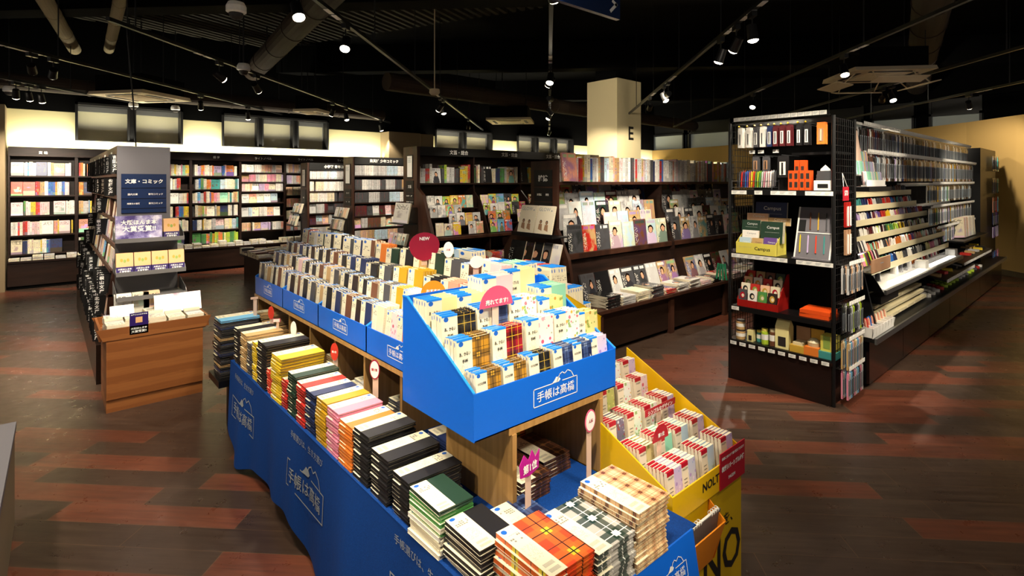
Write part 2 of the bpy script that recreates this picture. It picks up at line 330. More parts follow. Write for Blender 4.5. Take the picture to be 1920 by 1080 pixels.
# cream band of the diaries: round blue mark, column of small print, bar code
def band_mat(name, title):
    k = tinted(name)
    mk = k.math('MULTIPLY', k.math('MULTIPLY', band(k, k.v, .3, .58), band(k, k.u, .15, .8)), marks(k, k.u, k.v, 18, 60, .4, 21))
    bar = k.math('MULTIPLY', k.math('MULTIPLY', band(k, k.v, .05, .11), band(k, k.u, .2, .8)), k.math('GREATER_THAN', k.math('FRACT', k.math('MULTIPLY', k.u, 26)), .5))
    bar = k.math('MAXIMUM', bar, k.math('MULTIPLY', k.math('MULTIPLY', band(k, k.v, .15, .21), band(k, k.u, .2, .8)), k.math('GREATER_THAN', k.math('FRACT', k.math('MULTIPLY', k.u, 21)), .5)))
    a = k.math('POWER', k.math('DIVIDE', k.math('SUBTRACT', k.u, .28), .15), 2.0); b = k.math('POWER', k.math('DIVIDE', k.math('SUBTRACT', k.v, .93), .042), 2.0)
    c = k.mix(k.math('MULTIPLY', mk, .45), hx('eee6c8'), hx('7a6b58')); c = k.mix(k.math('MULTIPLY', bar, .7), c, hx('2a2725'))
    if title:
        tt = k.math('MULTIPLY', k.math('MULTIPLY', band(k, k.v, .70, .84), band(k, k.u, .15, .85)), marks(k, k.u, k.v, 8, 22, .55, 13))
        c = k.mix(k.math('MULTIPLY', tt, .75), c, hx('35302b'))
    c = k.mix(k.math('LESS_THAN', k.math('ADD', a, b), 1.0), c, hx('1f63c4')); k.out(Base_Color=c, Roughness=.4)
band_mat('diary_band', True); band_mat('diary_band_words', False)
# plaids
def plaid(name, c0, c1, c2, line, sc=34, f1=.55):
    k = tinted(name); tc = k.n('TexCoord'); sp = k.n('SeparateXYZ', Vector=(tc, 'Object'))
    def st(ax, f, a, b, ph=0.0): return band(k, k.math('FRACT', k.math('ADD', k.math('MULTIPLY', (sp, ax), f), ph)), a, b)
    f = sc/2.2
    c = k.mix(k.math('MULTIPLY', st(1, f, .1, .55), f1), hx(c0), hx(c1)); c = k.mix(k.math('MULTIPLY', st(2, f, .1, .55), f1), c, hx(c1))
    c = k.mix(k.math('MULTIPLY', k.math('MULTIPLY', st(1, f, .2, .45), st(2, f, .2, .45)), .85), c, hx(c2))
    for ax in (1, 2):
        c = k.mix(st(ax, f, .30, .335), c, hx(line)); c = k.mix(st(ax, f, .72, .745), c, hx(line))
    k.out(Base_Color=c, Roughness=.3)
plaid('plaid_red', 'd8481f', 'e0742a', 'd8cc2e', '14120e', 22); plaid('plaid_beige', 'e2c698', 'a06f44', '2c1d14', '9c4030', 48, .5)
plaid('plaid_green', 'b4b0a8', '0f3028', 'f2f0ea', 'efece4', 26, .85); plaid('plaid_yellow', 'c08a2a', '2b2a26', 'd9a83a', '15130f', 40)
plaid('plaid_navy', '20284a', '4a5f8e', '8fa0c0', '0e1020', 40); plaid('plaid_crimson', '9c1c28', '17120f', '17120f', 'd6a92c', 34)
plaid('plaid_dark', '4a2d22', '241a16', '6e4a2c', '8c5a30', 30); plaid('plaid_black', '14151a', '2e2b22', '55502f', 'c3a23a', 34)
def floral(name, ground, c1, c2, c3, scale=70):
    k = tinted(name); tc = k.n('TexCoord'); v = k.n('TexVoronoi', Vector=(tc, 'Object'), Scale=scale)
    cr = k.n('SeparateColor', Color=(v, 'Color')); r = ramp(k, (cr, 0), [(0, c1), (.35, c2), (.7, c3)], 'CONSTANT')
    m = k.math('LESS_THAN', (v, 'Distance'), k.math('MULTIPLY_ADD', (cr, 1), .35, .18))
    k.out(Base_Color=k.mix(m, k.mix(.25, hx(ground), k.col), r), Roughness=.3)
floral('floral_white', 'efe9dc', 'd97a84', '8fae6a', 'e3b04a'); floral('floral_yellow', 'd2c24a', 'e8dc8c', '8a9a4a', 'b78c3a'); floral('floral_pink', 'ecd2cf', 'c8566c', 'e7a0a8', '9aa67a', 50)
floral('floral_dark', '2c3440', 'c8ccd4', '8c3a3a', '4c6a5a', 90); floral('floral_lilac', 'c9b6d8', 'a58ac4', 'd9c9e8', '8fa6cc', 60)
# ---------------- objects ----------------
def link(name, me, mats=(), parent=None, loc=None, color=None):
    o = bpy.data.objects.new(name, me); C.objects.link(o)
    if me and mats and not me.materials:
        for m in mats: me.materials.append(MATS[m])
    if parent: o.parent = parent
    if loc: o.location = loc
    if color: o.color = color
    return o
def props(o, label, cat, group=None, kind=None):
    if label: o['label'] = label
    if cat: o['category'] = cat
    if group: o['group'] = group
    if kind: o['kind'] = kind
    return o
def thing(name, label, cat, loc=(0, 0, 0), group=None, rz=0):
    o = link(name, None, loc=loc); o.rotation_euler = (0, 0, rz); o.empty_display_size = .1
    return props(o, label, cat, group)
def part(name, mb, mats, parent, label=None, color=None, loc=None):
    if isinstance(mats, str): mats = (mats,)
    o = link(name, mb.mesh(name), mats, parent, loc, color)
    if label: o['label'] = label
    return o
def solid(name, mb, mats, label, cat, group=None, color=None, loc=None):
    if isinstance(mats, str): mats = (mats,)
    return props(link(name, mb.mesh(name), mats, None, loc, color), label, cat, group)
def struct(name, mb, mats, parent=None):
    if isinstance(mats, str): mats = (mats,)
    o = link(name, mb.mesh(name), mats, parent); o['kind'] = 'structure'; return o
# ---------------- repeated goods ----------------
# a template is a list of parts (name, MB, materials, colour or None for the item's own colour)
ITEMS = {}      # kind -> list of (priority, template, matrix, colour, label, group)
TPL = {}
ORD = 'first second third fourth fifth sixth seventh eighth ninth tenth eleventh twelfth thirteenth fourteenth fifteenth sixteenth seventeenth eighteenth nineteenth twentieth'.split()
def nth(i):
    if i < 20: return ORD[i]
    t = (i+1)//10; u = (i+1) % 10; tens = {2: 'twenty', 3: 'thirty', 4: 'forty', 5: 'fifty', 6: 'sixty', 7: 'seventy', 8: 'eighty', 9: 'ninety'}.get(t, 'hundred')
    return tens+('-'+ORD[u-1] if u else 'th')
def frame(loc, facing, lean=0.0, spin=0.0):
    """matrix for an upright item whose local -Y side looks towards `facing`; lean tips it back"""
    a = {'-y': 0, '-x': -math.pi/2, '+x': math.pi/2, '+y': math.pi}.get(facing, facing)
    return Matrix.Translation(loc) @ Matrix.Rotation(a+spin, 4, 'Z') @ Matrix.Rotation(-lean, 4, 'X')
TURN = Matrix.Rotation(-math.pi/2, 4, 'Z')      # turns a book so that its front cover, not its spine, looks to -Y
def lay(loc, ang=0.0):
    """matrix laying a book flat, cover up; ang turns it about the vertical; local Y -> width, Z -> length"""
    return Matrix.Translation(loc) @ Matrix.Rotation(ang, 4, 'Z') @ Matrix.Rotation(-math.pi/2, 4, 'Y')
def item(kind, tpl, M, col, label, group, pri=None, root=None, scale=None):
    if scale: M = M @ Matrix.Diagonal((*scale, 1))
    p = M.translation; d = max(.6, p.x*math.cos(CAM_A)+p.y*math.sin(CAM_A))
    if pri is None:
        s = (scale[2]*max(scale[0], .01) if scale else .003); pri = s/d**2
    c = tuple(col[:3])+(R.random(),)
    ITEMS.setdefault(kind, []).append((pri, tpl, M, c, label, group))
def cname(c): return c
# closed book, spine towards -Y, front cover towards +X, standing on its tail, origin at tail centre; unit sized
def book_mb(t, w, h, cov=.0012, ins=.003):
    a = MB()
    a.box(-t/2, t/2, -w/2, w/2, 0, h, {'-y': 1, '+x': 0, '-x': 0, '*': 2})
    return a
TPL['book'] = [('book', MB().box(-.5, .5, -.5, .5, 0, 1, {'-y': 1, '+x': 0, '-x': 0, '*': 2}), ('cover', 'spine', 'pages'), None)]
TPL['magazine'] = [('magazine', MB().box(-.5, .5, -.5, .5, 0, 1, {'-y': 1, '+x': 0, '-x': 0, '*': 2}), ('magazine', 'spine', 'pages'), None)]
def diary_tpl(key, t, w, h, cover='tint', cap=True, bw=.45, words=None):
    """hard cover shell, inset page block, paper band around the spine side, optional blue hanger strip on the band's head"""
    c = .0014 if cap else .0043; cov = MB(); cov.box(t/2-c, t/2, -w/2, w/2, 0, h); cov.box(-t/2, -t/2+c, -w/2, w/2, 0, h); cov.box(-t/2+c, t/2-c, -w/2, -w/2+c, 0, h)
    pg = MB().box(-t/2+c, t/2-c, -w/2+c, w/2-.003, .002, h-.0025) if cap else MB().box(-t/2+c, t/2-c, -w/2+c, w/2-.005, .005, h-.005)
    e = .0007; b = -w/2+w*bw
    bd = MB().box(t/2, t/2+e, -w/2-e, b, 0, h, {'*': 0}); bd.box(-t/2-e, -t/2, -w/2-e, b, 0, h); bd.box(-t/2, t/2 if cap else -t/2+.0005, -w/2-e, -w/2, 0, h)
    if words:
        n = len(bd.f)
        big, small = words
        y = -w/2+w*bw/2
        for i, wtx in enumerate(big):
            text(bd, wtx, (t/2+e, y, h*(.76-.12*i)), (0, 1, 0), (0, 0, 1), h=h*.065, w=w*bw*(.72 if len(wtx) > 2 else .38), mi=1, bold=.02)
        text(bd, small, (t/2+e, y, h*.12), (0, 1, 0), (0, 0, 1), w=w*bw*.7, h=h*.035, mi=1, bold=.0)
    P = [('diary', cov, (cover,), None), ('page_block', pg, ('pages',), None), ('paper_band', bd, ('diary_band_words' if words else 'diary_band', 'ink_black'), None)]
    if cap: P.append(('header_strip', MB().box(-t*.1, t/2+e, -w/2-e, b, h, h+.0015).box(t/2+e, t/2+2*e, -w/2, b, h*.972, h+.0015) if words else MB().box(t*.12, t/2+e, -w/2-e, b-.01, h, h+.0012), ('blue_edge',), None))
    TPL[key] = P
def finalize():
    for kind, L in ITEMS.items():
        lim, cat, plural = KINDS[kind]
        L.sort(key=lambda a: -a[0])
        cache = {}
        for pri, tpl, M, c, label, group in L[:lim]:
            if tpl not in cache:
                cache[tpl] = []
                for pn, mb, mats, pc in TPL[tpl]:
                    me = mb.mesh(tpl+'_'+pn)
                    for m in mats: me.materials.append(MATS[m])
                    cache[tpl].append((pn, me, pc))
            root = None; last = None; group = group or GROUPS.get(kind)
            for pn, me, pc in cache[tpl]:
                o = bpy.data.objects.new(pn if root else kind, me); C.objects.link(o); o.color = c
                if pc: o.color = tuple(pc[:3])+(c[3],)
                if root is None: root = o; o.matrix_world = M; props(o, label, cat, group)
                else: o.parent = last if pn in ('header_strip', 'red_header', 'content') else root; last = o
        rest = L[lim:]
        if rest:
            big = MB(); tint = []; rn = []; mats = []
            for pri, tpl, M, c, label, group in rest:
                for pn, mb, ms, pc in TPL[tpl]:
                    cc = pc or c
                    mp = []
                    for m in ms:
                        if m not in mats: mats.append(m)
                        mp.append(mats.index(m))
                    n = len(big.v); big.v += [tuple(M @ Vector(p)) for p in mb.v]; big.f += [tuple(i+n for i in f) for f in mb.f]
                    big.m += [mp[m] for m in mb.m]; big.uv += mb.uv
                    tint += [cc[0], cc[1], cc[2], 1]*len(mb.v); rn += [c[3]]*len(mb.v)
            me = big.mesh(plural)
            a = me.attributes.new('tint', 'FLOAT_COLOR', 'POINT'); a.data.foreach_set('color', tint)
            a = me.attributes.new('rnd', 'FLOAT', 'POINT'); a.data.foreach_set('value', rn)
            o = link(plural.replace(' ', '_'), me, mats); o.color = (0, 0, 0, 0)
            props(o, STUFF_LABEL[kind], cat, None, 'stuff')
KINDS = {'diary': (290, 'diary', 'diaries further back in the blue trays'), 'datebook': (295, 'datebook', 'datebooks lower in the piles'), 'planner': (200, 'planner', 'planners'),
 'book': (290, 'book', 'books on the shelves'), 'comic_book': (290, 'comic book', 'comic books on the shelves'), 'magazine': (290, 'magazine', 'magazines'),
 'paperback': (290, 'paperback', 'paperbacks'), 'author_divider': (290, 'shelf divider', 'author dividers'), 'hanging_packet': (290, 'packet', 'hanging packets'), 'pen': (290, 'pen', 'pens on the stepped pen racks'),
 'price_tag': (290, 'price tag', 'price tags')}
GROUPS = {'diary': 'diaries standing in the blue and yellow trays', 'datebook': 'datebooks piled on the blue cloth', 'planner': 'slim planners in the yellow stand', 'hanging_packet': 'packets hanging on the stationery fixtures', 'pen': 'pens of the stationery fixtures', 'magazine': 'paper pads in the fanned bundle'}
STUFF_LABEL = {'diary': 'many more small banded diaries packed deep in the blue display trays', 'datebook': 'more banded datebooks packed lower in the piles on the blue-draped table', 'planner': 'more planners in the yellow stand',
 'book': 'many more upright and face-out books filling the bookcases along the cream wall', 'comic_book': 'many more comic books filling the shelves of the comic gondolas and light-novel bays',
 'magazine': 'more magazines on the racks', 'paperback': 'many more paperbacks in the grey-ended gondola', 'author_divider': 'more black author dividers', 'hanging_packet': 'many more small packets hanging on hooks of the stationery gondola', 'pen': 'many more pens and refills standing in the stepped cream racks', 'price_tag': 'more price tags'}
# ================= room shell =================
struct('floor', MB().box(-4, 18, -4, 11.4, -.06, 0), 'plank_floor')
struct('ceiling', MB().box(-4, 18, -4, 12, 4.3, 4.36), 'black_paint')
YW = 11.15
WIN = [(.36, 1.86, 2.26, 2.88, 1), (2.49, 4.53, 2.26, 2.88, 2), (7.2, 9.0, 2.3, 2.9, 1), (9.9, 12.2, 2.3, 2.9, 2)]
lo = MB(); up = MB(); x = -.75
for (a, b, z0, z1, n) in WIN:
    lo.box(x, a, YW, YW+.25, 0, 2.71); lo.box(a, b, YW, YW+.25, 0, z0)
    up.box(x, a, YW, YW+.25, 2.71, 4.3); up.box(a, b, YW, YW+.25, z1, 4.3); x = b
lo.box(x, 16.5, YW, YW+.25, 0, 2.71); up.box(x, 16.5, YW, YW+.25, 2.71, 4.3)
lo.box(-4, -.75, YW, YW+.25, 0, 2.71); up.box(-4, -.75, YW, YW+.25, 2.71, 4.3)
struct('wall_left', lo, 'cream_paint'); struct('wall_left_upper', up, 'black_paint')
for i, (a, b, z0, z1, n) in enumerate(WIN):
    w = link('window_%d' % (i+1), MB().box(a, b, YW+.23, YW+.26, z0, 2.8).mesh('window'), ('window_blind',)); w['kind'] = 'structure'
    f = MB(); t = .035
    f.box(a, a+t, YW-.05, YW+.22, z0, z1); f.box(b-t, b, YW-.05, YW+.22, z0, z1); f.box(a, b, YW-.05, YW+.22, z1-t, z1); f.box(a+t, b-t, YW-.05, YW+.22, z0, z0+.012)
    f.box(a+t, b-t, YW+.2, YW+.24, 2.76, z1)
    part('window_frame', f, 'frame_dark', w)
    for j in range(n):
        c = a+(b-a)*(j+1)/(n+1)
        m = MB().box(c-.045, c+.045, YW+.0, YW+.2, z0, z1).cyl((c-.045, YW-.02, z0+.02), (c-.045, YW-.02, z1-.05), .017, n=8).cyl((c+.045, YW-.02, z0+.02), (c+.045, YW-.02, z1-.05), .017, n=8)
        part('mullion', m, 'frame_dark', w)
    gl = part('window_pane', MB().box(a+t, b-t, YW+.16, YW+.164, z0+.01, z1-.04), 'clear_glass', w)
# pilaster closing the wall at its near end, grey-brown pier further on
struct('wall_left_pilaster', MB().box(-.95, -.44, 10.62, 11.15, 0, 2.71), 'pilaster_paint')
struct('wall_left_pier', MB().box(5.75, 6.55, 10.75, 11.15, 0, 2.71).box(6.62, 6.98, 10.85, 11.15, 0, 2.71), 'pilaster_paint')
# back wall with a band of high windows, curved tan wall in front of it
XR = 16.5
struct('wall_right', MB().box(XR+.16, XR+.22, -4, 11.4, 0, 4.3).box(XR, XR+.2, -2, 11.4, 0, 2.72).box(XR, XR+.2, -2, 11.4, 3.62, 4.3), 'black_paint')
yy = [(11.4, 9.95), (9.8, 8.3), (8.15, 6.4), (6.1, 4.6), (4.45, 3.5), (3.2, 2.2)]
for i, (a, b) in enumerate(yy):
    w = link('window_%d' % (i+5), MB().box(XR+.12, XR+.15, b, a, 2.72, 3.22).mesh('window'), ('window_sky',)); w['kind'] = 'structure'
    t = .05; f = MB().box(XR-.02, XR+.15, b, b+t, 2.7, 3.62).box(XR-.02, XR+.15, a-t, a, 2.7, 3.62).box(XR-.02, XR+.15, b, a, 3.2, 3.26).box(XR+.05, XR+.15, b, a, 3.26, 3.6)
    part('window_frame', f, 'frame_dark', w)
pts = [(16.4, 11.15), (16.2, 10), (15.75, 8.2), (15.2, 6.6), (14.5, 4.6), (13.7, 2.95), (12.95, 1.95), (12.2, 1.2), (11.5, .4), (10.9, -.8)]
m = MB(); sk = MB()
for (a, b), (c, d) in zip(pts, pts[1:]):
    L = math.hypot(c-a, d-b); nx, ny = -(d-b)/L*.1, (c-a)/L*.1
    if nx < 0: nx, ny = -nx, -ny
    m.face([(a, b, 0), (c, d, 0), (c, d, 2.7), (a, b, 2.7)]); m.face([(a+nx, b+ny, 2.7), (a, b, 2.7), (c, d, 2.7), (c+nx, d+ny, 2.7)]); m.face([(c+nx, d+ny, 0), (a+nx, b+ny, 0), (a+nx, b+ny, 2.7), (c+nx, d+ny, 2.7)])
    e = .15; sk.face([(a-nx*e, b-ny*e, 0), (c-nx*e, d-ny*e, 0), (c-nx*e, d-ny*e, .09), (a-nx*e, b-ny*e, .09)]); sk.face([(a-nx*e, b-ny*e, .09), (c-nx*e, d-ny*e, .09), (c, d, .09), (a, b, .09)])
struct('wall_right_curved', m, 'tan_paint'); struct('baseboard_right', sk, 'skirting')
# column with the letter E
m = MB().box(8.38, 9.16, 6.5, 7.26, 0, 3.62).box(8.5, 9.04, 6.62, 7.14, 3.62, 4.3, 1)
text(m, 'E', (8.83, 6.5, 2.56), (1, 0, 0), (0, 0, 1), h=.27, mi=2, bold=.02)
struct('wall_column', m, ('column_paint', 'black_paint', 'ink_black'))
# ceiling: deck ribs, beams, ducts
m = MB()
for i in range(60):
    a = math.radians(23); s = -10.2+i*.15
    p = Vector((math.cos(a), math.sin(a))); nn = Vector((-math.sin(a), math.cos(a)))
    c = nn*(-s); c0 = c-p*2; c1 = c+p*13
    if s > -1.2: continue
    M = Matrix.Translation((c.x, c.y, 4.27)) @ Matrix.Rotation(a, 4, 'Z'); m.box(-3, 7.5, -.03, .03, -.04, .02, M=M)
struct('ceiling_deck', m, 'deck_rib')
m = MB()
for u in (2.5, 6.5, 10.5, 14.5):
    M = Matrix.Translation((u*q, u*q, 3.95)) @ Matrix.Rotation(-math.pi/4, 4, 'Z'); m.box(-12, 12, -.16, .16, -.18, .34, M=M)
struct('ceiling_beams', m, 'black_paint')
def duct(p0, p1, r, mat, label):
    m = MB().cyl(p0, p1, r, n=18); p0 = Vector(p0); p1 = Vector(p1); L = (p1-p0).length; k = int(L/1.2)
    o = solid('ceiling_duct', m, mat, label, 'duct', None)
    for i in range(1, k+1):
        c = p0.lerp(p1, i/(k+1)); d = (p1-p0).normalized()*.02; part('joint_ring', MB().cyl(c-d, c+d, r*1.06, n=18), mat, o)
    for i in (0.25, .75):
        c = p0.lerp(p1, i); part('hanger', MB().cyl(c+Vector((0, 0, r*.9)), (c.x, c.y, 4.3), .012, n=6), 'black_metal', o)
duct((-.35, 5.5, 3.7), (.35, 11.0, 3.7), .085, 'duct_pale', 'pale round duct above the rail over the wall end, nearest the pilaster')
duct((.6, 6.0, 3.75), (.78, 10.9, 3.75), .07, 'duct_pale', 'slim pale duct beside the first, above the ceiling cassette')
duct((2.3, 5.2, 3.7), (3.0, 11.0, 3.7), .17, 'duct', 'wide brown round duct running towards the cream wall')
duct((6.6, 1.2, 3.7), (14.4, 3.0, 3.7), .2, 'duct', 'long dark duct over the stationery gondola')
duct((4.5, 8.5, 3.35), (15.5, 9.0, 3.35), .16, 'duct', 'dark duct crossing behind the letter column')
duct((-.5, 10.6, 3.05), (5.6, 10.75, 3.05), .12, 'duct', 'dark flexible duct along the top of the cream wall')
# rails with their spotlights
rails = {}
RL = ['over the pilaster end', 'over the grey-ended gondola', 'over the far bookcases', 'over the diary display', 'down the middle of the shop', 'over the wire-sided unit', 'beside the open ceiling cassette', 'over the stationery gondola', 'nearest the tan wall']
for i, s in enumerate(RAILS):
    us = [l[0] for l in LAMPS if l[1] == i]; a, b = [(4.0, 9.2), (3.6, 11.2), (4.2, 13.5), (-1.5, 14.0), (-.5, 17), (0, 13), (2, 13.5), (4, 13.5), (6, 13.5)][i]
    cx, cy = on_rail((a+b)/2, s); M = Matrix.Translation((cx, cy, RZ)) @ Matrix.Rotation(math.pi/4, 4, 'Z')
    L = (b-a)/2
    t = solid('lighting_rail', MB().box(-L, L, -.017, .017, -.016, .016, M=M), 'black_metal', 'black lighting rail hanging '+RL[i], 'rail')
    w = MB()
    for u in sorted(us):
        for du in (-.35, -.2):
            px, py = on_rail(u+du, s); MM = Matrix.Translation((px, py, RZ)) @ Matrix.Rotation(math.pi/4, 4, 'Z'); w.box(-.06, .06, -.02, .02, -.02, -.017, M=MM)
    part('rail_cover', w, 'white_plastic', t, 'pale cover strips')
    for j in range(int((b-a)/1.6)+1):
        px, py = on_rail(a+.3+1.6*j, s); part('suspension_rod', MB().cyl((px, py, RZ+.01), (px, py, 4.3), .006, n=6), 'black_metal', t)
cnt = {}
for (u, ri, ax, ay, az, pw, sz) in LAMPS:  # the added fill spots get the same fixture and label
    lx, ly = on_rail(u, RAILS[ri]); d = Vector((ax-lx, ay-ly, az-2.77)).normalized(); P = Vector((lx, ly, 2.77))
    cnt[ri] = cnt.get(ri, 0)+1
    t = thing('track_spotlight', 'black spotlight with glowing lens, %s on the rail %s' % (nth(cnt[ri]-1), RL[ri]), 'spotlight', (lx, ly, RZ-.03), 'spotlights on the ceiling rails')
    o = Vector((lx, ly, RZ-.03))
    part('adapter', MB().box(-.05, .05, -.02, .02, -.03, .012, M=Matrix.Rotation(math.pi/4, 4, 'Z')), 'black_metal', t)
    part('bracket', MB().cyl((0, 0, -.03), (0, 0, -.1), .006, n=6), 'black_metal', t)
    c = P-o; h = MB(); h.cyl(c-d*.06, c+d*.062, .036, .042, n=16, caps=False); h.cyl(c-d*.062, c-d*.06, .036, n=16)
    hs = part('housing', h, 'black_metal', t)
    part('lens', MB().cyl(c+d*.05, c+d*.066, .039, n=16, caps=False).cyl(c+d*.066, c+d*.078, .039, .022, n=16).cyl(c+d*.05, c+d*.052, .036, n=16), 'lamp_lens', hs, 'glowing lens')
def cassette(x, y, z, rz, label, s=.475, flaps=False):
    t = thing('ceiling_air_conditioner', label, 'air conditioner', (x, y, z), rz=rz)
    part('panel', MB().prism([(-s, 0), (s, 0), (s*.93, .05), (-s*.93, .05)], 'y', -s, s), 'ac_panel', t)
    part('body', MB().box(-s*.85, s*.85, -s*.85, s*.85, .05, .3), 'black_paint', t)
    g = MB().box(-s*.5, s*.5, -s*.5, s*.5, -.012, 0)
    for i in range(9): g.box(-s*.46, s*.46, -s*.46+i*s*.115, -s*.44+i*s*.115, -.016, -.012)
    part('grille', g, 'ac_panel', t)
    for k in range(4):
        M = Matrix.Rotation(k*math.pi/2, 4, 'Z'); part('air_slot', MB().box(-s*.55, s*.55, s*.66, s*.78, -.006, .0, M=M), 'ac_dark', t, 'dark air slot')
        if flaps:
            M2 = M @ Matrix.Translation((0, s*1.1, -.13)) @ Matrix.Rotation(math.radians(12), 4, 'X')
            f = MB().box(-s*.62, s*.62, -.1, .1, -.006, .006, M=M2).cyl(M @ Vector((-s*.5, s*.8, 0)), M @ Vector((-s*.5, s*1.1, -.13)), .008, n=6).cyl(M @ Vector((s*.5, s*.8, 0)), M @ Vector((s*.5, s*1.1, -.13)), .008, n=6)
            part('deflector', f, 'ac_panel', t)
    for a, b in ((-1, -1), (1, 1)): part('rod', MB().cyl((a*s*.8, b*s*.8, .25), (a*s*.8, b*s*.8, 4.3-z), .006, n=6), 'black_metal', t)
cassette(1.13, 10.1, 2.9, math.radians(38), 'square beige ceiling cassette beside the cream wall windows, cable hanging by it')
cassette(7.69, 8.86, 2.9, math.radians(42), 'square beige ceiling cassette near the letter column')
cassette(8.37, 2.19, 3.0, math.radians(42), 'beige ceiling cassette with four drooping deflector flaps', flaps=True)
cassette(3.75, 10.0, 2.88, math.radians(40), 'small beige ceiling cassette seen edge-on above the comic shelves', .24)
for i, (x, y, z, lb) in enumerate([(1.07, 4.35, 2.87, 'largest, nearest the diary display'), (1.69, 6.56, 2.87, 'above the wide brown duct end'), (1.11, 10.9, 2.86, 'in front of the first high window'), (1.71, 10.9, 2.86, 'at the corner of the first high window'), (-.38, 10.2, 2.86, 'by the pilaster')]):
    t = thing('dome_camera', 'white ceiling dome camera with dark glass dome, '+lb, 'camera', (x, y, z), 'dome cameras')
    part('housing', MB().lathe([(0, .06), (.055, .06), (.07, .03), (.07, -.01), (.052, -.02)], (0, 0, 0), 18), 'white_plastic', t)
    part('dome', MB().lathe([(.05, -.02), (.045, -.045), (.03, -.062), (0, -.07)], (0, 0, 0), 18), 'ac_dark', t)
    part('mounting_rod', MB().cyl((0, 0, .06), (0, 0, 4.3-z), .008, n=6), 'black_metal', t)
solid('smoke_detector', MB().lathe([(0, .05), (.07, .05), (.075, 0), (.05, -.03), (0, -.03)], (4.14, 6.41, 2.85), 18).cyl((4.14, 6.41, 2.9), (4.14, 6.41, 4.3), .008, n=6), 'ac_panel', 'round beige smoke detector beside the rail over the diary display', 'smoke detector')
# navy hanging sign high up
t = thing('hanging_sign', 'dark navy hanging direction sign, only its lower corner in view', 'sign', (2.1, 2.07, 2.6))
part('board', MB().box(-.55, .58, -.015, .015, 0, .35), 'navy_board', t)
m = MB(); stroke(m, [(0, 0), (.05, .045)], (.49, -.015, .038), (1, 0, 0), (0, 0, 1), .02); stroke(m, [(.05, .045), (.02, .06)], (.49, -.015, .038), (1, 0, 0), (0, 0, 1), .02); part('arrow_mark', m, 'ink_white', t)
for dx in (-.4, .45): part('suspension_rod', MB().cyl((dx, 0, .35), (dx, 0, 1.7), .005, n=6), 'black_metal', t)
# ================= bookcases =================
WHITES = ['white', 'cream', 'ivory', 'pale grey']
HEX = {'white': 'f0ece4', 'cream': 'e8dcbc', 'ivory': 'efe6cf', 'pale grey': 'c9c8c6', 'red': 'c03028', 'scarlet': 'd8452f', 'orange': 'e07c2c', 'yellow': 'e6c52e', 'lime': 'b2cf3c', 'green': '4c8f4a', 'teal': '3f8f8c', 'sky blue': '6fb2dc', 'blue': '2f6ab8', 'navy': '22305c',
 'purple': '6a4a94', 'pink': 'e28ca4', 'pale pink': 'eac3c4', 'salmon': 'e39a80', 'brown': '6f4630', 'tan': 'c3a06c', 'black': '1c1b1d', 'dark grey': '4a4a4e', 'mint': '8fd0b2', 'lilac': 'c3afd8', 'dark green': '203a2c', 'maroon': '5a1c22', 'gold': 'c8a03a', 'mustard': 'c99b1c', 'pale blue': 'b9d2e2', 'pale yellow': 'efe3a0', 'dark brown': '2e201a', 'peach': 'edc09a'}
HEX = {k: hx(v) for k, v in HEX.items()}
def wpick(pal): return R.choice(pal)
P_GEN = ['white']*5+['cream']*5+['ivory']*4+['tan', 'pale grey', 'pale grey', 'pale yellow', 'dark grey', 'mint', 'teal', 'lilac', 'pale grey', 'red', 'red', 'orange', 'yellow', 'blue', 'sky blue', 'pink', 'salmon', 'green', 'navy', 'pale pink', 'pale blue', 'lime']
P_RED = ['white', 'white', 'ivory', 'cream', 'pale grey', 'sky blue', 'blue', 'tan', 'pale pink', 'white', 'red', 'scarlet', 'orange', 'cream', 'yellow', 'salmon', 'pale pink', 'white', 'navy', 'green']
P_NOVEL = ['white', 'ivory', 'pale pink', 'pink', 'cream', 'peach', 'salmon', 'pale grey', 'lilac', 'white', 'tan', 'pale blue', 'white']
P_MANGA = ['pale grey', 'pale grey', 'white', 'pale pink', 'tan', 'pale grey', 'pale blue', 'white', 'dark grey', 'brown', 'ivory', 'cream', 'peach', 'dark grey', 'maroon']
P_YEL = ['yellow', 'lime', 'lime', 'pale yellow', 'orange', 'mustard', 'green']
P_MOOK = ['white', 'pale grey', 'pale pink', 'pale blue', 'pale grey', 'red', 'mustard', 'white', 'pale grey', 'navy', 'cream', 'tan', 'pale grey', 'blue', 'white', 'dark grey', 'salmon', 'white', 'pale pink']
LEVEL = ['top', 'second', 'third', 'fourth', 'fifth', 'sixth', 'seventh', 'eighth']
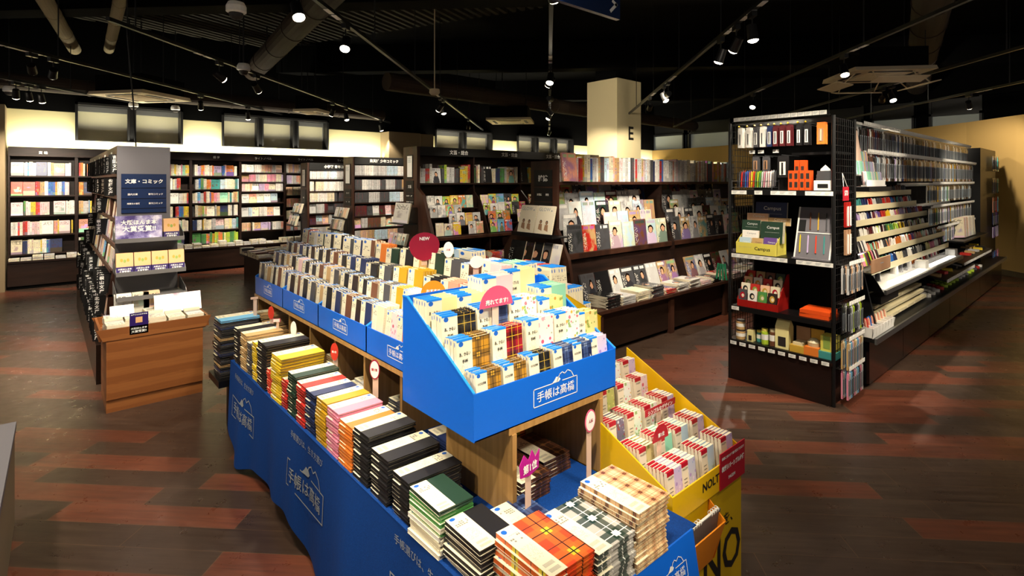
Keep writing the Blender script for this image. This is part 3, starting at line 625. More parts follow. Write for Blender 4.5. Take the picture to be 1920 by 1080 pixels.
def shelf_run(kind, tpl, P, facing, L, depth, pal, hr, tr, fo, lvl, case, group, run=(1, 4), fow=(.12, .135), gap=.04, noun=None, frompost=None):
    """books along one shelf: P = start of the front edge, running along +x (facing -y) or -y (facing -x)"""
    D = {'-y': Vector((1, 0, 0)), '-x': Vector((0, -1, 0))}[facing]; IN = {'-y': Vector((0, 1, 0)), '-x': Vector((1, 0, 0))}[facing]
    P = Vector(P); s = .008; i = 0
    noun = noun or kind.replace('_', ' ')
    while s < L-.02:
        if R.random() < gap: s += R.uniform(.01, .05); continue
        cn = wpick(pal); h = R.uniform(*hr)
        if R.random() < fo:
            w = R.uniform(*fow)
            if s+w > L: break
            n = R.randint(1, 3); t = R.uniform(.012, .02)
            for j in range(1):
                M = frame(P+D*(s+w/2)+IN*(.03+t*j), facing, .12) @ TURN
                item(kind, tpl, M, HEX[cn], '%s %s cover out, %s along the %s shelf of %s' % (cn, noun, nth(i), lvl, case), group, scale=(t, w, h)); i += 1
            s += w+.006; continue
        n = R.randint(*run); t = R.uniform(*tr); w = min(depth-.03, h*.68)
        lean = 0
        for j in range(n):
            if s+t > L: break
            tt = t*R.uniform(.94, 1.06); M = frame(P+D*(s+tt/2)+IN*(w/2+.012+R.uniform(0, .004)), facing)
            item(kind, tpl, M, HEX[cn], '%s %s upright, %s along the %s shelf of %s' % (cn, noun, nth(i), lvl, case), group, scale=(tt*.96, w, h*R.uniform(.995, 1.005))); s += tt; i += 1
def flat_pile(kind, tpl, x, y, z, n, wx, wy, t, pal, where, group, jit=.004, same=True, ang=None):
    cn = wpick(pal)
    for j in range(n):
        if not same: cn = wpick(pal)
        M = lay((x+wx/2+R.uniform(-jit, jit), y+R.uniform(-jit, jit), z+t*(j+.5)), (ang if ang is not None else R.uniform(-.03, .03)))
        pos = 'topmost' if j == n-1 else ('lowest' if j == 0 else nth(j)+' from the bottom')
        item(kind, tpl, M, HEX[cn], '%s %s lying flat, %s of %s' % (cn, kind.replace('_', ' '), pos, where), group, scale=(t*.95, wy, wx))
def case_bay(label, x0, x1, yf, yb, levels, H, header, mat='dark_wood', base=True, baseh=.42, ledge_y=None, hcol=2, hz=.1, tsize=.045):
    t = thing('bookcase', label, 'bookcase', (x0, yf, 0))
    W = x1-x0; B = yb-yf
    part('back_panel', MB().box(0, W, B-.015, B, baseh, H), mat, t)
    for a in (0, W-.02): part('side_panel', MB().box(a, a+.02, 0, B-.015, baseh, H), mat, t)
    part('top_board', MB().box(0, W, 0, B, H-.02, H), mat, t)
    hd = MB().box(.0, W, -.012, 0, H-.02-hz, H)
    if header: text(hd, header, (W/2, -.012, H-.02-hz/2), (1, 0, 0), (0, 0, 1), h=tsize, mi=1, bold=.015)
    part('header_board', hd, (mat, 'ink_white'), t)
    for z in levels: part('shelf', MB().box(.02, W-.02, 0, B-.015, z-.022, z), mat, t)
    if base:
        ly = (ledge_y-yf) if ledge_y is not None else 0
        part('ledge', MB().box(0, W, ly, B, baseh-.03, baseh), mat, t); part('base_cabinet', MB().box(0, W, ly+.02, B, .05, baseh-.03), 'base_wood', t); part('plinth', MB().box(0, W, ly+.05, B, 0, .05), 'black_matte', t)
    return t
WALL = [(-.42, .37, 'licence exam bookcase', '資 格', [1.685, 1.385, 1.085, .785, .50], P_RED, 'book'),
 (.37, 1.12, 'bookcase behind the gondola', '資 格', [1.685, 1.385, 1.085, .785, .50], P_RED, 'book'),
 (1.12, 1.95, 'bookcase beside the gondola', '語 学', [1.70, 1.455, 1.21, .965, .72, .47], P_GEN, 'book'),
 (1.95, 2.76, 'language bookcase', '語 学', [1.70, 1.455, 1.21, .965, .72, .47], P_GEN, 'book'),
 (2.76, 3.57, 'first light-novel bookcase', 'ライトノベル', [1.77, 1.59, 1.41, 1.19, .93, .66], P_NOVEL, 'comic_book'),
 (3.57, 4.38, 'second light-novel bookcase', 'ライトノベル', [1.77, 1.55, 1.32, 1.09, .85, .62], P_NOVEL, 'comic_book'),
 (4.38, 5.2, 'third light-novel bookcase', 'ライトノベル', [1.77, 1.55, 1.32, 1.09, .85, .62], P_NOVEL, 'comic_book')]
for bi, (x0, x1, nm, hd, lv, pal, kd) in enumerate(WALL):
    case_bay('dark brown wall '+('bookcase, the '+nm if not nm.startswith('book') else nm), x0, x1, 10.93, 11.14, lv, 2.12, hd, ledge_y=10.72, baseh=.42, hz=.12)
    for li, z in enumerate(lv):
        if bi == 1 and li > 4: continue
        p = pal
        if bi == 3 and li == 5: p = P_YEL
        if bi in (0, 1): hr, tr, fo, rn = (.195, .215), (.016, .03),   .2, (1, 3)
        elif bi in (2, 3): hr, tr, fo, rn = (.175, .205), (.014, .028), .13, (1, 3)
        else: hr, tr, fo, rn = (.145, .152) if bi == 4 else (.165, .175), (.012, .018), (.85 if (bi == 4 and li in (3, 4)) else .12), (2, 8)
        if bi == 4 and li in (3, 4): hr = (.17, .175)
        shelf_run(kd, 'book', (x0+.022, 10.93, z), '-y', x1-x0-.044, .2, p, hr, tr, fo, LEVEL[li], 'the '+nm, 'books in the '+nm, rn, fow=(.115, .13) if bi > 3 else (.125, .145))
    n = 6
    for j in range(n):
        if bi == 1 and j < 0: continue
        flat_pile('book', 'book', x0+.02+j*(x1-x0)/n+.0, 10.82, .42, R.randint(3, 7), .125, .18, .017, ['white', 'ivory', 'pale grey', 'cream', 'tan'], '%s pile on the ledge under the %s' % (nth(j), nm), 'piles along the wall ledge', ang=0) if False else None
        for kx in range(R.randint(2, 5) if bi < 2 else R.randint(2, 6)):
            M = lay((x0+.13+j*(x1-x0)/n, 10.82+R.uniform(-.004, .004), .42+.017*(kx+.5)), R.uniform(-.02, .02))
            cn = R.choice(['white', 'ivory', 'pale grey', 'cream'])
            item('book', 'book', M, HEX[cn], '%s book flat, %s up in %s ledge pile under %s' % (cn, nth(kx), nth(j), nm), 'piles along the wall ledge', scale=(.0165, .18, .118))
# ---------------- comic gondolas ----------------
def poster(x, yc, z, w, h, name, lines, t, lbl=None):
    m = MB().box(x-.008, x-.001, yc-w/2, yc+w/2, z-h/2, z+h/2, {'*': 0}); m.box(x-.010, x-.008, yc-w*.4, yc+w*.4, z-h*.43, z+h*.45, 1)
    for i in range(5): stroke(m, [(-w*.3, h*(.36-.045*i)), (w*(.28-.05*(i % 3)), h*(.36-.045*i))], (x-.010, yc, z), (0, -1, 0), (0, 0, 1), h*.012, 2)
    return part(name, m, ('black_card', 'white_card', 'ink_grey'), t, lbl)
def end_sign(x, yc, z, w, h, txts, t):
    for i, (tx, zz, hh, bh) in enumerate(txts):
        m = MB().box(x-.008, x-.001, yc-w/2, yc+w/2, zz-bh/2, zz+bh/2)
        for (s_, dy) in tx: text(m, s_, (x-.008, yc+dy, zz), (0, -1, 0), (0, 0, 1), h=hh, mi=1, bold=.02)
        part('sign_panel', m, ('black_card', 'ink_white'), t)
def gondola(label, x0, x1, yf, yb, H, levels, header, baseh=.45):
    t = thing('comic_gondola', label, 'gondola', (0, 0, 0))
    part('end_panel', MB().box(x0, x0+.03, yf, yb, 0, H), 'case_wood', t, 'brown end panel')
    part('back_panel', MB().box(x0+.03, x1, yb-.02, yb, 0, H), 'dark_wood', t)
    part('top_board', MB().box(x0+.03, x1, yf, yb-.02, H-.02, H), 'dark_wood', t)
    m = MB().box(x0+.03, x1, yf-.014, yf, H-.13, H)
    text(m, header, (x0+.58, yf-.014, H-.065), (1, 0, 0), (0, 0, 1), h=.06, mi=1, bold=.03); part('header_board', m, ('black_card', 'ink_white'), t)
    for a in (x0+1.1,): part('divider', MB().box(a, a+.02, yf, yb-.02, 0, H-.13), 'dark_wood', t)
    for z in levels: part('shelf', MB().box(x0+.03, x1, yf, yb-.02, z-.022, z), 'dark_wood', t)
    part('base_cabinet', MB().box(x0+.03, x1, yf-.12, yb-.02, 0, baseh), 'base_wood', t)
    return t
t = gondola('comic gondola with white shueisha-style boys comics header beside the framed notice'.replace('shueisha-style ', ''), 3.92, 6.3, 8.6, 8.97, 2.02, [1.70, 1.455, 1.235, 1.005, .80, .58], '集英社 少年コミック')
poster(3.92, 8.78, 1.72, .2, .36, 'notice', 5, t); end_sign(3.92, 8.78, 1.3, .24, .3, [([('コミック', 0)], 1.4, .03, .13), ([('少年', .05), ('青年', -.06)], 1.25, .02, .13)], t)
t2 = gondola('lower comic gondola with white youth comics header, nearer the light-novel bookcases', 3.6, 5.6, 9.8, 10.15, 1.94, [1.64, 1.42, 1.22, 1.01, .80, .58], '小学館 青年コミック')
poster(3.6, 9.97, 1.66, .16, .34, 'notice', 5, t2); end_sign(3.6, 9.97, 1.3, .2, .3, [([('青年', 0)], 1.3, .03, .3)], t2)
for (x0, yf, lv, nm) in ((3.95, 8.6, [1.70, 1.455, 1.235, 1.005, .80, .58], 'boys comic gondola'), (3.63, 9.8, [1.64, 1.42, 1.22, 1.01, .80, .58], 'youth comic gondola')):
    for li, z in enumerate(lv):
        pal = ['pale grey', 'pale blue', 'pale grey', 'white'] if li == 0 else P_MANGA
        shelf_run('comic_book', 'book', (x0+.01, yf, z), '-y', 1.08, .3, pal, (.172, .178), (.011, .016), .5 if li in (3, 4) else .08, LEVEL[li], 'the '+nm, 'comics in the '+nm, (5, 16), fow=(.11, .118), gap=.02)
# low comic island
t = thing('display_table', 'low dark island table heaped with comic books before the language bookcase', 'table', (2.25, 7.9, 0))
part('table_top', MB().box(0, 1.05, 0, 1.05, .46, .5), 'base_wood', t); part('base_cabinet', MB().box(.05, 1.0, .05, 1.0, 0, .46), 'base_wood', t)
for i in range(7):
    for j in range(5):
        n = R.randint(3, 7)
        for kx in range(n):
            cn = R.choice(P_MANGA)
            item('comic_book', 'book', lay((2.25+.16+j*.2, 7.9+.09+i*.14, .5+.0125*(kx+.5)), R.uniform(-.04, .04)), HEX[cn], '%s comic book lying flat, %s up, pile %s-%s of the low island' % (cn, nth(kx), nth(i), nth(j)), 'comic piles on the low island', scale=(.012, .115, .175))
# tilted rack of face-out comics at a gondola end; rows step down towards the aisle
def face_rack(label, x, y0, y1, rows, kind, tpl, pal, size, case, group):
    t = thing('tilted_rack', label, 'rack', (x, y0, 0))
    fr = MB()
    for a in (0, y1-y0): fr.cyl((0, a, .05), (-.02, a, rows[0][0]), .008, n=6)
    part('frame', fr, 'black_metal', t)
    for r, (z, dx) in enumerate(rows):
        part('tray', MB().box(dx-.05, dx+.05, 0, y1-y0, z-.014, z-.004).box(dx-.053, dx-.048, 0, y1-y0, z-.014, z+.02), 'black_metal', t)
        n = int((y1-y0)/(size[0]+.01))
        for i in range(n):
            for kx in range(3):
                cn = R.choice(pal); yy_ = y1-(i+.5)*(y1-y0)/n
                item(kind, tpl, frame((x+dx-.03+.014*kx, yy_, z+.001*kx), '-x', .28) @ TURN, HEX[cn], '%s %s, %s in row, %s, %s tray of %s' % (cn, kind.replace('_', ' '), nth(i), ['front', 'middle', 'rear'][kx], LEVEL[r], case), group, scale=(.011, size[0], size[1]*(1+.0*kx)), pri=.02/(1+kx))
    return t
face_rack('black tilted rack of cover-out comics at the end of the youth comic gondola', 3.5, 9.78, 10.18, [(1.02, -.02), (.8, -.1)], 'comic_book', 'magazine', P_MANGA, (.12, .18), 'the youth comic end rack', 'comics on end racks')
face_rack('black tilted rack of cover-out comics at the end of the boys comic gondola', 3.8, 8.5, 9.0, [(.98, -.02), (.78, -.1), (.6, -.18)], 'comic_book', 'magazine', P_MANGA, (.12, .18), 'the boys comic end rack', 'comics on end racks')
face_rack('black end rack with one big white art cover over rows of comics', 4.03, 6.8, 7.3, [(.66, -.12)], 'comic_book', 'magazine', P_MANGA, (.115, .18), 'the art cover end rack', 'comics on end racks')
t = thing('art_book', 'large white art book with a pale drawing, tilted on the end rack', 'book', (0, 0, 0))
M = frame((3.98, 7.08, .98), '-x', .2) @ TURN
o = link('cover', MB().box(0, .02, -.22, .22, 0, .30, {'-y': 1, '+x': 0, '-x': 0, '*': 2}, M=M).mesh('art_book'), ('cover', 'spine', 'pages'), t, color=HEX['white'][:3]+(.37,))
part('display_stand', MB().box(3.9, 4.13, 6.86, 7.3, .965, .978), 'black_metal', t)
# ---------------- literature gondola ----------------
t = thing('literature_gondola', 'tall brown gondola headed for literature, with a white notice on its end', 'gondola', (0, 0, 0))
part('end_panel', MB().box(4.15, 4.2, 6.9, 7.3, 0, 2.12).prism([(6.9, 1.5), (6.9, 0), (6.45, 0), (6.45, .72), (6.75, 1.4)], 'x', 4.15, 4.2), 'case_wood', t, 'brown end panel')
poster(4.15, 7.1, 1.82, .17, .36, 'notice', 5, t)
end_sign(4.15, 7.1, 1.3, .22, .3, [([('文芸', 0)], 1.52, .05, .18), ([('日本文学', .05), ('随筆', -.06)], 1.38, .022, .08), ([('海外文学', .05), ('エッセイ', -.06)], 1.29, .022, .08)], t)
m = MB().box(4.2, 8.3, 6.885, 6.9, 1.99, 2.12); text(m, '文芸・総合', (4.9, 6.885, 2.05), (1, 0, 0), (0, 0, 1), h=.07, mi=1); text(m, '文芸・総合', (5.95, 6.885, 2.05), (1, 0, 0), (0, 0, 1), h=.07, mi=1); text(m, '文芸・総合', (7.0, 6.885, 2.05), (1, 0, 0), (0, 0, 1), h=.07, mi=1)
part('header_board', m, ('black_card', 'ink_white'), t)
part('top_board', MB().box(4.2, 8.3, 6.9, 7.3, 2.1, 2.12), 'dark_wood', t); part('back_panel', MB().box(4.2, 8.3, 7.28, 7.3, 0, 2.1), 'dark_wood', t)
part('shelf', MB().box(4.2, 8.3, 6.9, 7.28, 1.55, 1.575), 'dark_wood', t)
for a in (5.22, 6.24, 7.26): part('divider', MB().prism([(7.28, 0), (7.28, 2.1), (6.92, 2.1), (6.92, 1.45), (6.75, 1.3), (6.5, .76), (6.5, 0)], 'x', a-.012, a+.012), 'dark_wood', t)
for k_ in range(4): part('tier', MB().box(4.2, 8.3, 6.56+.08*k_, 6.575+.08*k_, .78+.13*k_, .8+.13*k_).box(4.2, 8.3, 6.56+.08*k_, 6.64+.08*k_, .775+.13*k_, .785+.13*k_), 'dark_wood', t)
part('ledge', MB().box(4.2, 8.3, 6.45, 6.56, .745, .785), 'case_wood', t); part('counter', MB().box(4.2, 8.3, 6.25, 7.28, .40, .43), 'case_wood', t); part('base_cabinet', MB().box(4.2, 8.3, 6.3, 7.28, 0, .40), 'base_wood', t)
shelf_run('magazine', 'magazine', (4.22, 6.95, 1.575), '-y', .98, .3, ['dark grey', 'teal', 'red', 'cream', 'yellow', 'lime', 'black', 'pale grey', 'navy', 'white'], (.2, .3), (.015, .05), .12, 'top', 'the first literature bay', 'books on top of the literature gondola', (1, 2), fow=(.15, .2), noun='large book')
shelf_run('magazine', 'magazine', (5.24, 6.95, 1.575), '-y', .98, .3, ['dark grey', 'black', 'white', 'cream', 'green', 'navy', 'pale grey', 'tan'], (.23, .3), (.015, .04), .1, 'top', 'the second literature bay', 'books on top of the literature gondola', (1, 3), fow=(.15, .2), noun='large book')
shelf_run('magazine', 'magazine', (6.27, 6.95, 1.575), '-y', .5, .3, ['yellow', 'black', 'white', 'red'], (.2, .28), (.015, .04), .1, 'top', 'the third literature bay', 'books on top of the literature gondola', (1, 3), fow=(.15, .2), noun='large book')
def tiers(kind, xa, xb, y0, z0, dy, dz, n, pal, size, case, group, skip=.15, cols=None, front_full=True, tilt=.12, depth=1):
    for k_ in range(n):
        x = xa+.01+R.uniform(0, .05); i = 0
        while x+size[0] < xb:
            w = size[0]*R.uniform(.9, 1.08); h = size[1]*R.uniform(.93, 1.04)
            if R.random() > skip:
                cn = R.choice(pal)
                for kx in range(depth if k_ == 0 else 1):
                    item(kind, 'magazine', frame((x+w/2+.012*kx, y0+dy*k_+.008*kx, z0+dz*k_), '-y', tilt) @ TURN, HEX[cn], '%s %s, %s in the %s tier, %s%s' % (cn, kind, nth(i), ORD[k_], case, '' if kx == 0 else ', copy behind'), group, scale=(.007, w, h)); 
                i += 1
            x += w+.008
tiers('magazine', 4.22, 5.2, 6.55, .80, .08, .13, 4, ['white', 'cream', 'white', 'pale grey', 'orange', 'yellow', 'salmon'], (.14, .19), 'first literature bay', 'face-out magazines of the literature gondola', .25)
tiers('magazine', 5.24, 6.22, 6.55, .80, .08, .13, 4, ['yellow', 'red', 'orange', 'pale yellow', 'scarlet', 'sky blue', 'white', 'lime', 'dark grey'], (.15, .2), 'second literature bay', 'face-out magazines of the literature gondola', .05)
tiers('magazine', 6.27, 6.9, 6.55, .80, .08, .13, 4, ['yellow', 'red', 'orange', 'white'], (.15, .2), 'third literature bay', 'face-out magazines of the literature gondola', .1)
for j in range(9):
    cn = R.choice(['orange', 'scarlet', 'navy', 'black', 'tan', 'cream', 'dark grey'])
    for kx in range(R.randint(3, 8)):
        item('magazine', 'magazine', lay((4.5+j*.27, 6.42, .43+.012*(kx+.5)), R.uniform(-.05, .05)), HEX[cn], '%s magazine lying flat, %s up in %s pile on the literature counter' % (cn, nth(kx), nth(j)), 'piles on the literature counter', scale=(.0115, .2, .2))
# ---------------- magazine gondola ----------------
GX0, GX1 = 3.68, 9.1
t = thing('magazine_gondola', 'long brown magazine gondola with a black sign on its end panel', 'gondola', (0, 0, 0))
part('end_panel', MB().prism([(4.35, 0), (4.35, .9), (3.93, 1.4), (3.93, 1.8), (3.57, 1.8), (3.57, 1.15), (3.42, .86), (3.34, .43), (3.34, 0)], 'x', GX0, GX0+.035), 'case_wood', t, 'brown stepped end panel')
end_sign(GX0, 3.75, 1.4, .25, .5, [([('雑誌', 0)], 1.63, .065, .16), ([('女性誌', .05), ('男性', -.06)], 1.47, .022, .13), ([('コミック誌', .05), ('趣味', -.06)], 1.33, .022, .13)], t)
part('top_shelf', MB().box(GX0+.035, GX1, 3.6, 3.93, 1.565, 1.595), 'case_wood', t)
for a in (5.5, 7.3, 9.05): part('divider', MB().prism([(3.93, 0), (3.93, 1.565), (3.62, 1.565), (3.62, 1.3), (3.45, .9), (3.42, .43), (3.42, 0)], 'x', a-.02, a+.02), 'dark_wood', t)
part('ledge', MB().box(GX0+.035, GX1, 3.46, 3.56, .855, .905), 'case_wood', t)
part('back_panel', MB().box(GX0+.035, GX1, 3.9, 3.93, 0, 1.2), 'dark_wood', t)
for k_ in range(1, 5): part('tier', MB().box(GX0+.035, GX1, 3.5+.08*k_, 3.59+.08*k_, .89+.11*k_, .9+.11*k_), 'dark_wood', t)
part('slanted_board', MB().prism([(3.38, .45), (3.5, .84), (3.52, .84), (3.4, .45)], 'x', GX0+.035, GX1), 'dark_wood', t)
part('counter', MB().box(GX0+.035, GX1, 3.1, 3.92, .395, .425), 'case_wood', t); part('base_cabinet', MB().box(GX0+.1, GX1, 3.17, 3.9, .04, .395), 'base_wood', t)
for a in (3.78, 4.95, 6.1, 7.3): part('base_post', MB().box(a, a+.07, 3.14, 3.18, 0, .395), 'case_wood', t)
shelf_run('magazine', 'magazine', (GX0+.25, 3.6, 1.595), '-y', 3.4, .3, P_MOOK, (.235, .275), (.02, .045), .0, 'top', 'the magazine gondola', 'thick magazines on top of the magazine gondola', (1, 2), gap=.02, noun='thick magazine')
item('magazine', 'magazine', frame((3.86, 3.56, 1.6), '-y', .12) @ TURN, HEX['salmon'], 'pink magazine with two faces tilted out beside the magazine sign', 'thick magazines on top of the magazine gondola', scale=(.02, .2, .28), pri=1)
P_MAG = ['pale grey', 'pale grey', 'tan', 'cream', 'dark grey', 'pale blue', 'tan', 'red', 'navy', 'brown', 'pale pink', 'dark green', 'white', 'maroon', 'dark grey']
tiers('magazine', 3.74, 5.48, 3.5, .905, .08, .105, 5, P_MAG, (.205, .275), 'first bay of the magazine gondola', 'face-out magazines of the magazine gondola', .04, depth=2)
tiers('magazine', 5.53, 7.28, 3.5, .905, .08, .105, 5, P_MAG, (.205, .27), 'second bay of the magazine gondola', 'face-out magazines of the magazine gondola', .04, depth=2)
x = 3.85; i = 0
while x < 7.2:
    w = R.uniform(.17, .21); cn = R.choice(['pale grey', 'dark grey', 'pale pink', 'peach', 'black', 'white', 'tan', 'maroon'])
    if not 5.35 < x < 5.5:
        item('magazine', 'magazine', frame((x+w/2, 3.36, .445), '-y', .3) @ TURN, HEX[cn], '%s magazine leaning, %s along the slanted board of the magazine gondola' % (cn, nth(i)), 'magazines on the slanted board', scale=(.02, w, .27)); i += 1
    x += w+.012
for j in range(14):
    n = R.randint(5, 13); cn = R.choice(['white', 'pale grey', 'pale pink', 'black', 'dark grey', 'red', 'cream'])
    for kx in range(n):
        M = lay((3.86+.24*j+.22, 3.235, .425+.0085*(kx+.5)), R.uniform(-.07, .07))
        item('magazine', 'magazine', M, HEX[cn], '%s magazine lying flat, %s up, %s pile on the magazine counter' % (cn, nth(kx), nth(j)), 'magazine piles on the counter', scale=(.008, .22, .205))
# white tagged end rack with the twin magazines
t = thing('tilted_rack', 'black end rack on the magazine gondola under its sign', 'rack', (3.6, 3.4, 0))
for z, dx in ((1.09, 0), (.76, -.03)): part('tray', MB().box(-.15+dx, .075, 0, .56, z-.014, z-.004).box(-.155+dx, -.15+dx, 0, .56, z-.014, z+.025), 'black_metal', t)
for i in range(2):
    yc = 3.82-.24*i
    m = MB().box(-.009, .009, -.112, .112, 0, .285, {'-y': 1, '+x': 0, '-x': 0, '*': 2})
    text(m, 'GLOW', (.009, -.02, .25), (0, 1, 0), (0, 0, 1), w=.15, mi=3, bold=.0); blob(m, ell(.008, .008, 10), (.009, .075, .238), (0, 1, 0), (0, 0, 1), 3)
    for c_, mi_ in (((-.045, .13), 4), ((.035, .125), 4)):
        blob(m, ell(.016, .019, 14, c_[0], c_[1]), (.009, 0, 0), (0, 1, 0), (0, 0, 1), 5, .0010); blob(m, ell(.011, .014, 14, c_[0], c_[1]-.002), (.009, 0, 0), (0, 1, 0), (0, 0, 1), 4, .0014)
        blob(m, [(c_[0]-.02, c_[1]-.02), (c_[0]-.024, c_[1]-.07), (c_[0]+.03, c_[1]-.085), (c_[0]+.02, c_[1]-.02)], (.009, 0, 0), (0, 1, 0), (0, 0, 1), 4, .0010)
    o = link('magazine', m.mesh('glow_magazine'), ('tint_gloss', 'tint', 'pages', 'ink_grey', 'tint_gloss', 'ink_black'), color=HEX['ivory'])
    o.matrix_world = frame((3.50, yc, 1.09), '-x', .25) @ TURN
    o.data.materials[4] = MATS['card_brown']; props(o, 'white fashion magazine showing two seated women, %s of the twin copies' % ['far one', 'near one'][i], 'magazine', 'twin fashion magazines')
for i in range(5):
    cn = ['black', 'dark brown', 'black', 'dark grey', 'white'][i]
    item('magazine', 'magazine', frame((3.42+.01*i, 3.9-.11*i, .765), '-x', .3) @ TURN, HEX[cn], '%s magazine fanned out under the twin fashion magazines, %s in the row' % (cn, nth(i)), 'fanned magazines on the end rack', scale=(.009, .21, .27), pri=1)
# ================= grey-ended paperback gondola =================
t = thing('paperback_gondola', 'long gondola with grey end panel, navy sign and black author dividers', 'gondola', (0, 0, 0))
GY0, GY1 = 5.3, 8.75
part('end_panel', MB().box(.43, .79, GY0-.03, GY0, 0, 1.885), 'grey_panel', t, 'smooth grey end panel')
SH = [(.45, 1.66), (.45, 1.47), (.45, 1.27), (.42, 1.08), (.39, .89), (.37, .70), (.35, .51), (.34, .33)]   # front x and height of the shelves
part('header_board', MB().box(.43, .45, GY0, GY1, 1.76, 1.885).box(.45, .79, GY0, GY1, 1.865, 1.885), 'case_wood', t)
for y in (5.75, 6.4, 7.1, 7.8): 
    m = MB().box(.428, .43, y-.05, y+.05, 1.8, 1.85); part('category_tag', m, 'white_card', t)
part('core_panel', MB().box(.6, .62, GY0, GY1, 0, 1.86), 'dark_wood', t)
for (x, z) in SH: part('shelf', MB().box(x, .6, GY0, GY1, z-.018, z).box(x-.004, x, GY0, GY1, z-.02, z+.012), 'case_wood', t)
for y in (GY0, 6.15, 7.0, 7.85, GY1-.02): part('upright', MB().prism([(.6, 0), (.6, 1.86), (.45, 1.86), (.45, 1.2), (.38, .75), (.34, .3), (.34, 0)], 'y', y, y+.018), 'case_wood', t)
part('base_cabinet', MB().box(.30, .78, GY0+.02, GY1, 0, .31), 'base_wood', t)
# navy sign board on the end panel
m = MB().box(.455, .76, GY0-.045, GY0-.03, 1.345, 1.66, 0)
text(m, '文庫・コミック', (.607, GY0-.045, 1.60), (1, 0, 0), (0, 0, 1), w=.255, mi=1, bold=.025)
for (s_, x, z, w) in (('国内文庫', .53, 1.495, .065), ('新刊コミック', .685, 1.495, .10), ('推薦文の冒険', .535, 1.42, .085), ('新刊コミック', .685, 1.42, .095)):
    text(m, s_, (x, GY0-.045, z), (1, 0, 0), (0, 0, 1), w=w, mi=1, bold=.015)
for z in (1.545, 1.46, 1.38): stroke(m, [(-.148, 0), (.148, 0)], (.607, GY0-.045, z), (1, 0, 0), (0, 0, 1), .004, 2)
part('sign_board', m, ('navy_board', 'ink_white', 'black_matte'), t, 'glossy navy sign')
# paperbacks and dividers
AUTH = ['東野', '宮部', '湊', '森', '浅田', '池井戸', '伊坂', '有川', '山田', '山本', '横山', '吉田', '米澤', '恩田', '角田', '川上', '北方', '京極', '小川', '佐藤', '塩田', '重松', '柴田', '島田']
AT = {}
for i, a in enumerate(AUTH):
    m = MB().box(-.03, .075, -.005, .0, 0, .156)
    text(m, a+'文庫', (-.005, -.005, .08), (1, 0, 0), (0, 0, 1), h=.14, mi=1, bold=.03, vert=True)
    TPL['div%d' % i] = [('author_divider', m, ('black_card', 'ink_white'), None)]
n_ = 0
for li, (x, z) in enumerate(SH):
    y = GY0+.03; i = 0; bi = 0
    slope = .0 if li < 2 else .12
    while y < GY1-.06:
        if R.random() < (.3 if li < 2 else .08 if li < 5 else .42):
            # divider cards stick out from the row, lettering towards the aisle end
            a = R.randrange(len(AUTH))
            item('author_divider', 'div%d' % a, Matrix.Translation((x-.022-R.uniform(0, .008), y, z+.002)), HEX['black'], 'black divider card lettered in white, %s along the %s shelf of the paperback gondola' % (nth(bi), LEVEL[li]), 'author dividers', pri=.01/(y*y)*(2 if li > 4 else 1)); bi += 1; y += .012
            continue
        if 2 <= li <= 5 and R.random() < .35:
            w = .108; cn = R.choice(P_NOVEL+['teal', 'orange', 'sky blue', 'dark grey', 'brown', 'yellow'])
            item('paperback', 'book', frame((x+.03, y+w/2, z), '-x', .16) @ TURN, HEX[cn], '%s paperback cover out, %s along the %s shelf of the paperback gondola' % (cn, nth(i), LEVEL[li]), 'paperbacks in the gondola', scale=(.014, .106, .15)); i += 1; y += w+.004; continue
        for k_ in range(R.randint(2, 7)):
            tt = R.uniform(.009, .018)
            if y+tt > GY1-.05: break
            cn = R.choice(['ivory', 'cream', 'white', 'tan', 'pale grey', 'peach', 'pale yellow', 'pink', 'sky blue', 'dark grey', 'brown'])
            item('paperback', 'book', frame((x+.065, y+tt/2, z), '-x', slope), HEX[cn], '%s paperback spine out, %s along the %s shelf of the paperback gondola' % (cn, nth(i), LEVEL[li]), 'paperbacks in the gondola', scale=(tt*.96, .105, .15)); y += tt; i += 1
        y += .003
part('cable', MB().cyl((.62, 5.9, 1.885), (.60, 5.9, 2.3), .006, n=6).cyl((.60, 5.9, 2.3), (.55, 5.85, 2.9), .006, n=6).cyl((.55, 5.85, 2.9), (.55, 5.85, 4.3), .006, n=6), 'black_metal', t)
# wire display rack with poster and prize-winning books
t = thing('display_rack', 'grey metal display rack on the grey gondola end, holding a purple poster', 'rack', (.62, 5.1, 0))
part('back_plate', MB().box(-.21, .21, .1, .11, .55, 1.3), 'grey_rack', t)
TR = [(1.145, -.06), (.90, -.12), (.72, -.16)]
for z, dy in TR:
    m = MB().box(-.225, .225, dy-.05, .1, z-.012, z-.004); m.box(-.225, .225, dy-.056, dy-.05, z-.014, z+.018)
    for sx_ in (-.225, .222): m.prism([(dy-.05, z-.01), (.1, z-.01), (.1, z+.1), (dy-.02, z+.04)], 'x', sx_, sx_+.003)
    part('tray', m, 'grey_rack', t)
def noise_poster(name, x0, x1, y, z0, z1, lean, lines, c, label, cat, fnt='ink_white', grp=None):
    M = Matrix.Translation(((x0+x1)/2, y, z0)) @ Matrix.Rotation(-lean, 4, 'X'); w = x1-x0; h = z1-z0
    m = MB().box(-w/2, w/2, 0, .005, 0, h)
    for (s_, zz, ww) in lines: text(m, s_, (0, 0, h*zz), (1, 0, 0), (0, 0, 1), w=w*ww, mi=1, bold=.03)
    m2 = MB().add(m, M); o = solid(name, m2, (c, fnt), label, cat, grp); return o
k = N('night_poster'); tc = k.n('TexCoord'); nz = k.n('TexNoise', Vector=(tc, 'Object'), Scale=14, Detail=5); v = k.n('TexVoronoi', Vector=(tc, 'Object'), Scale=90)
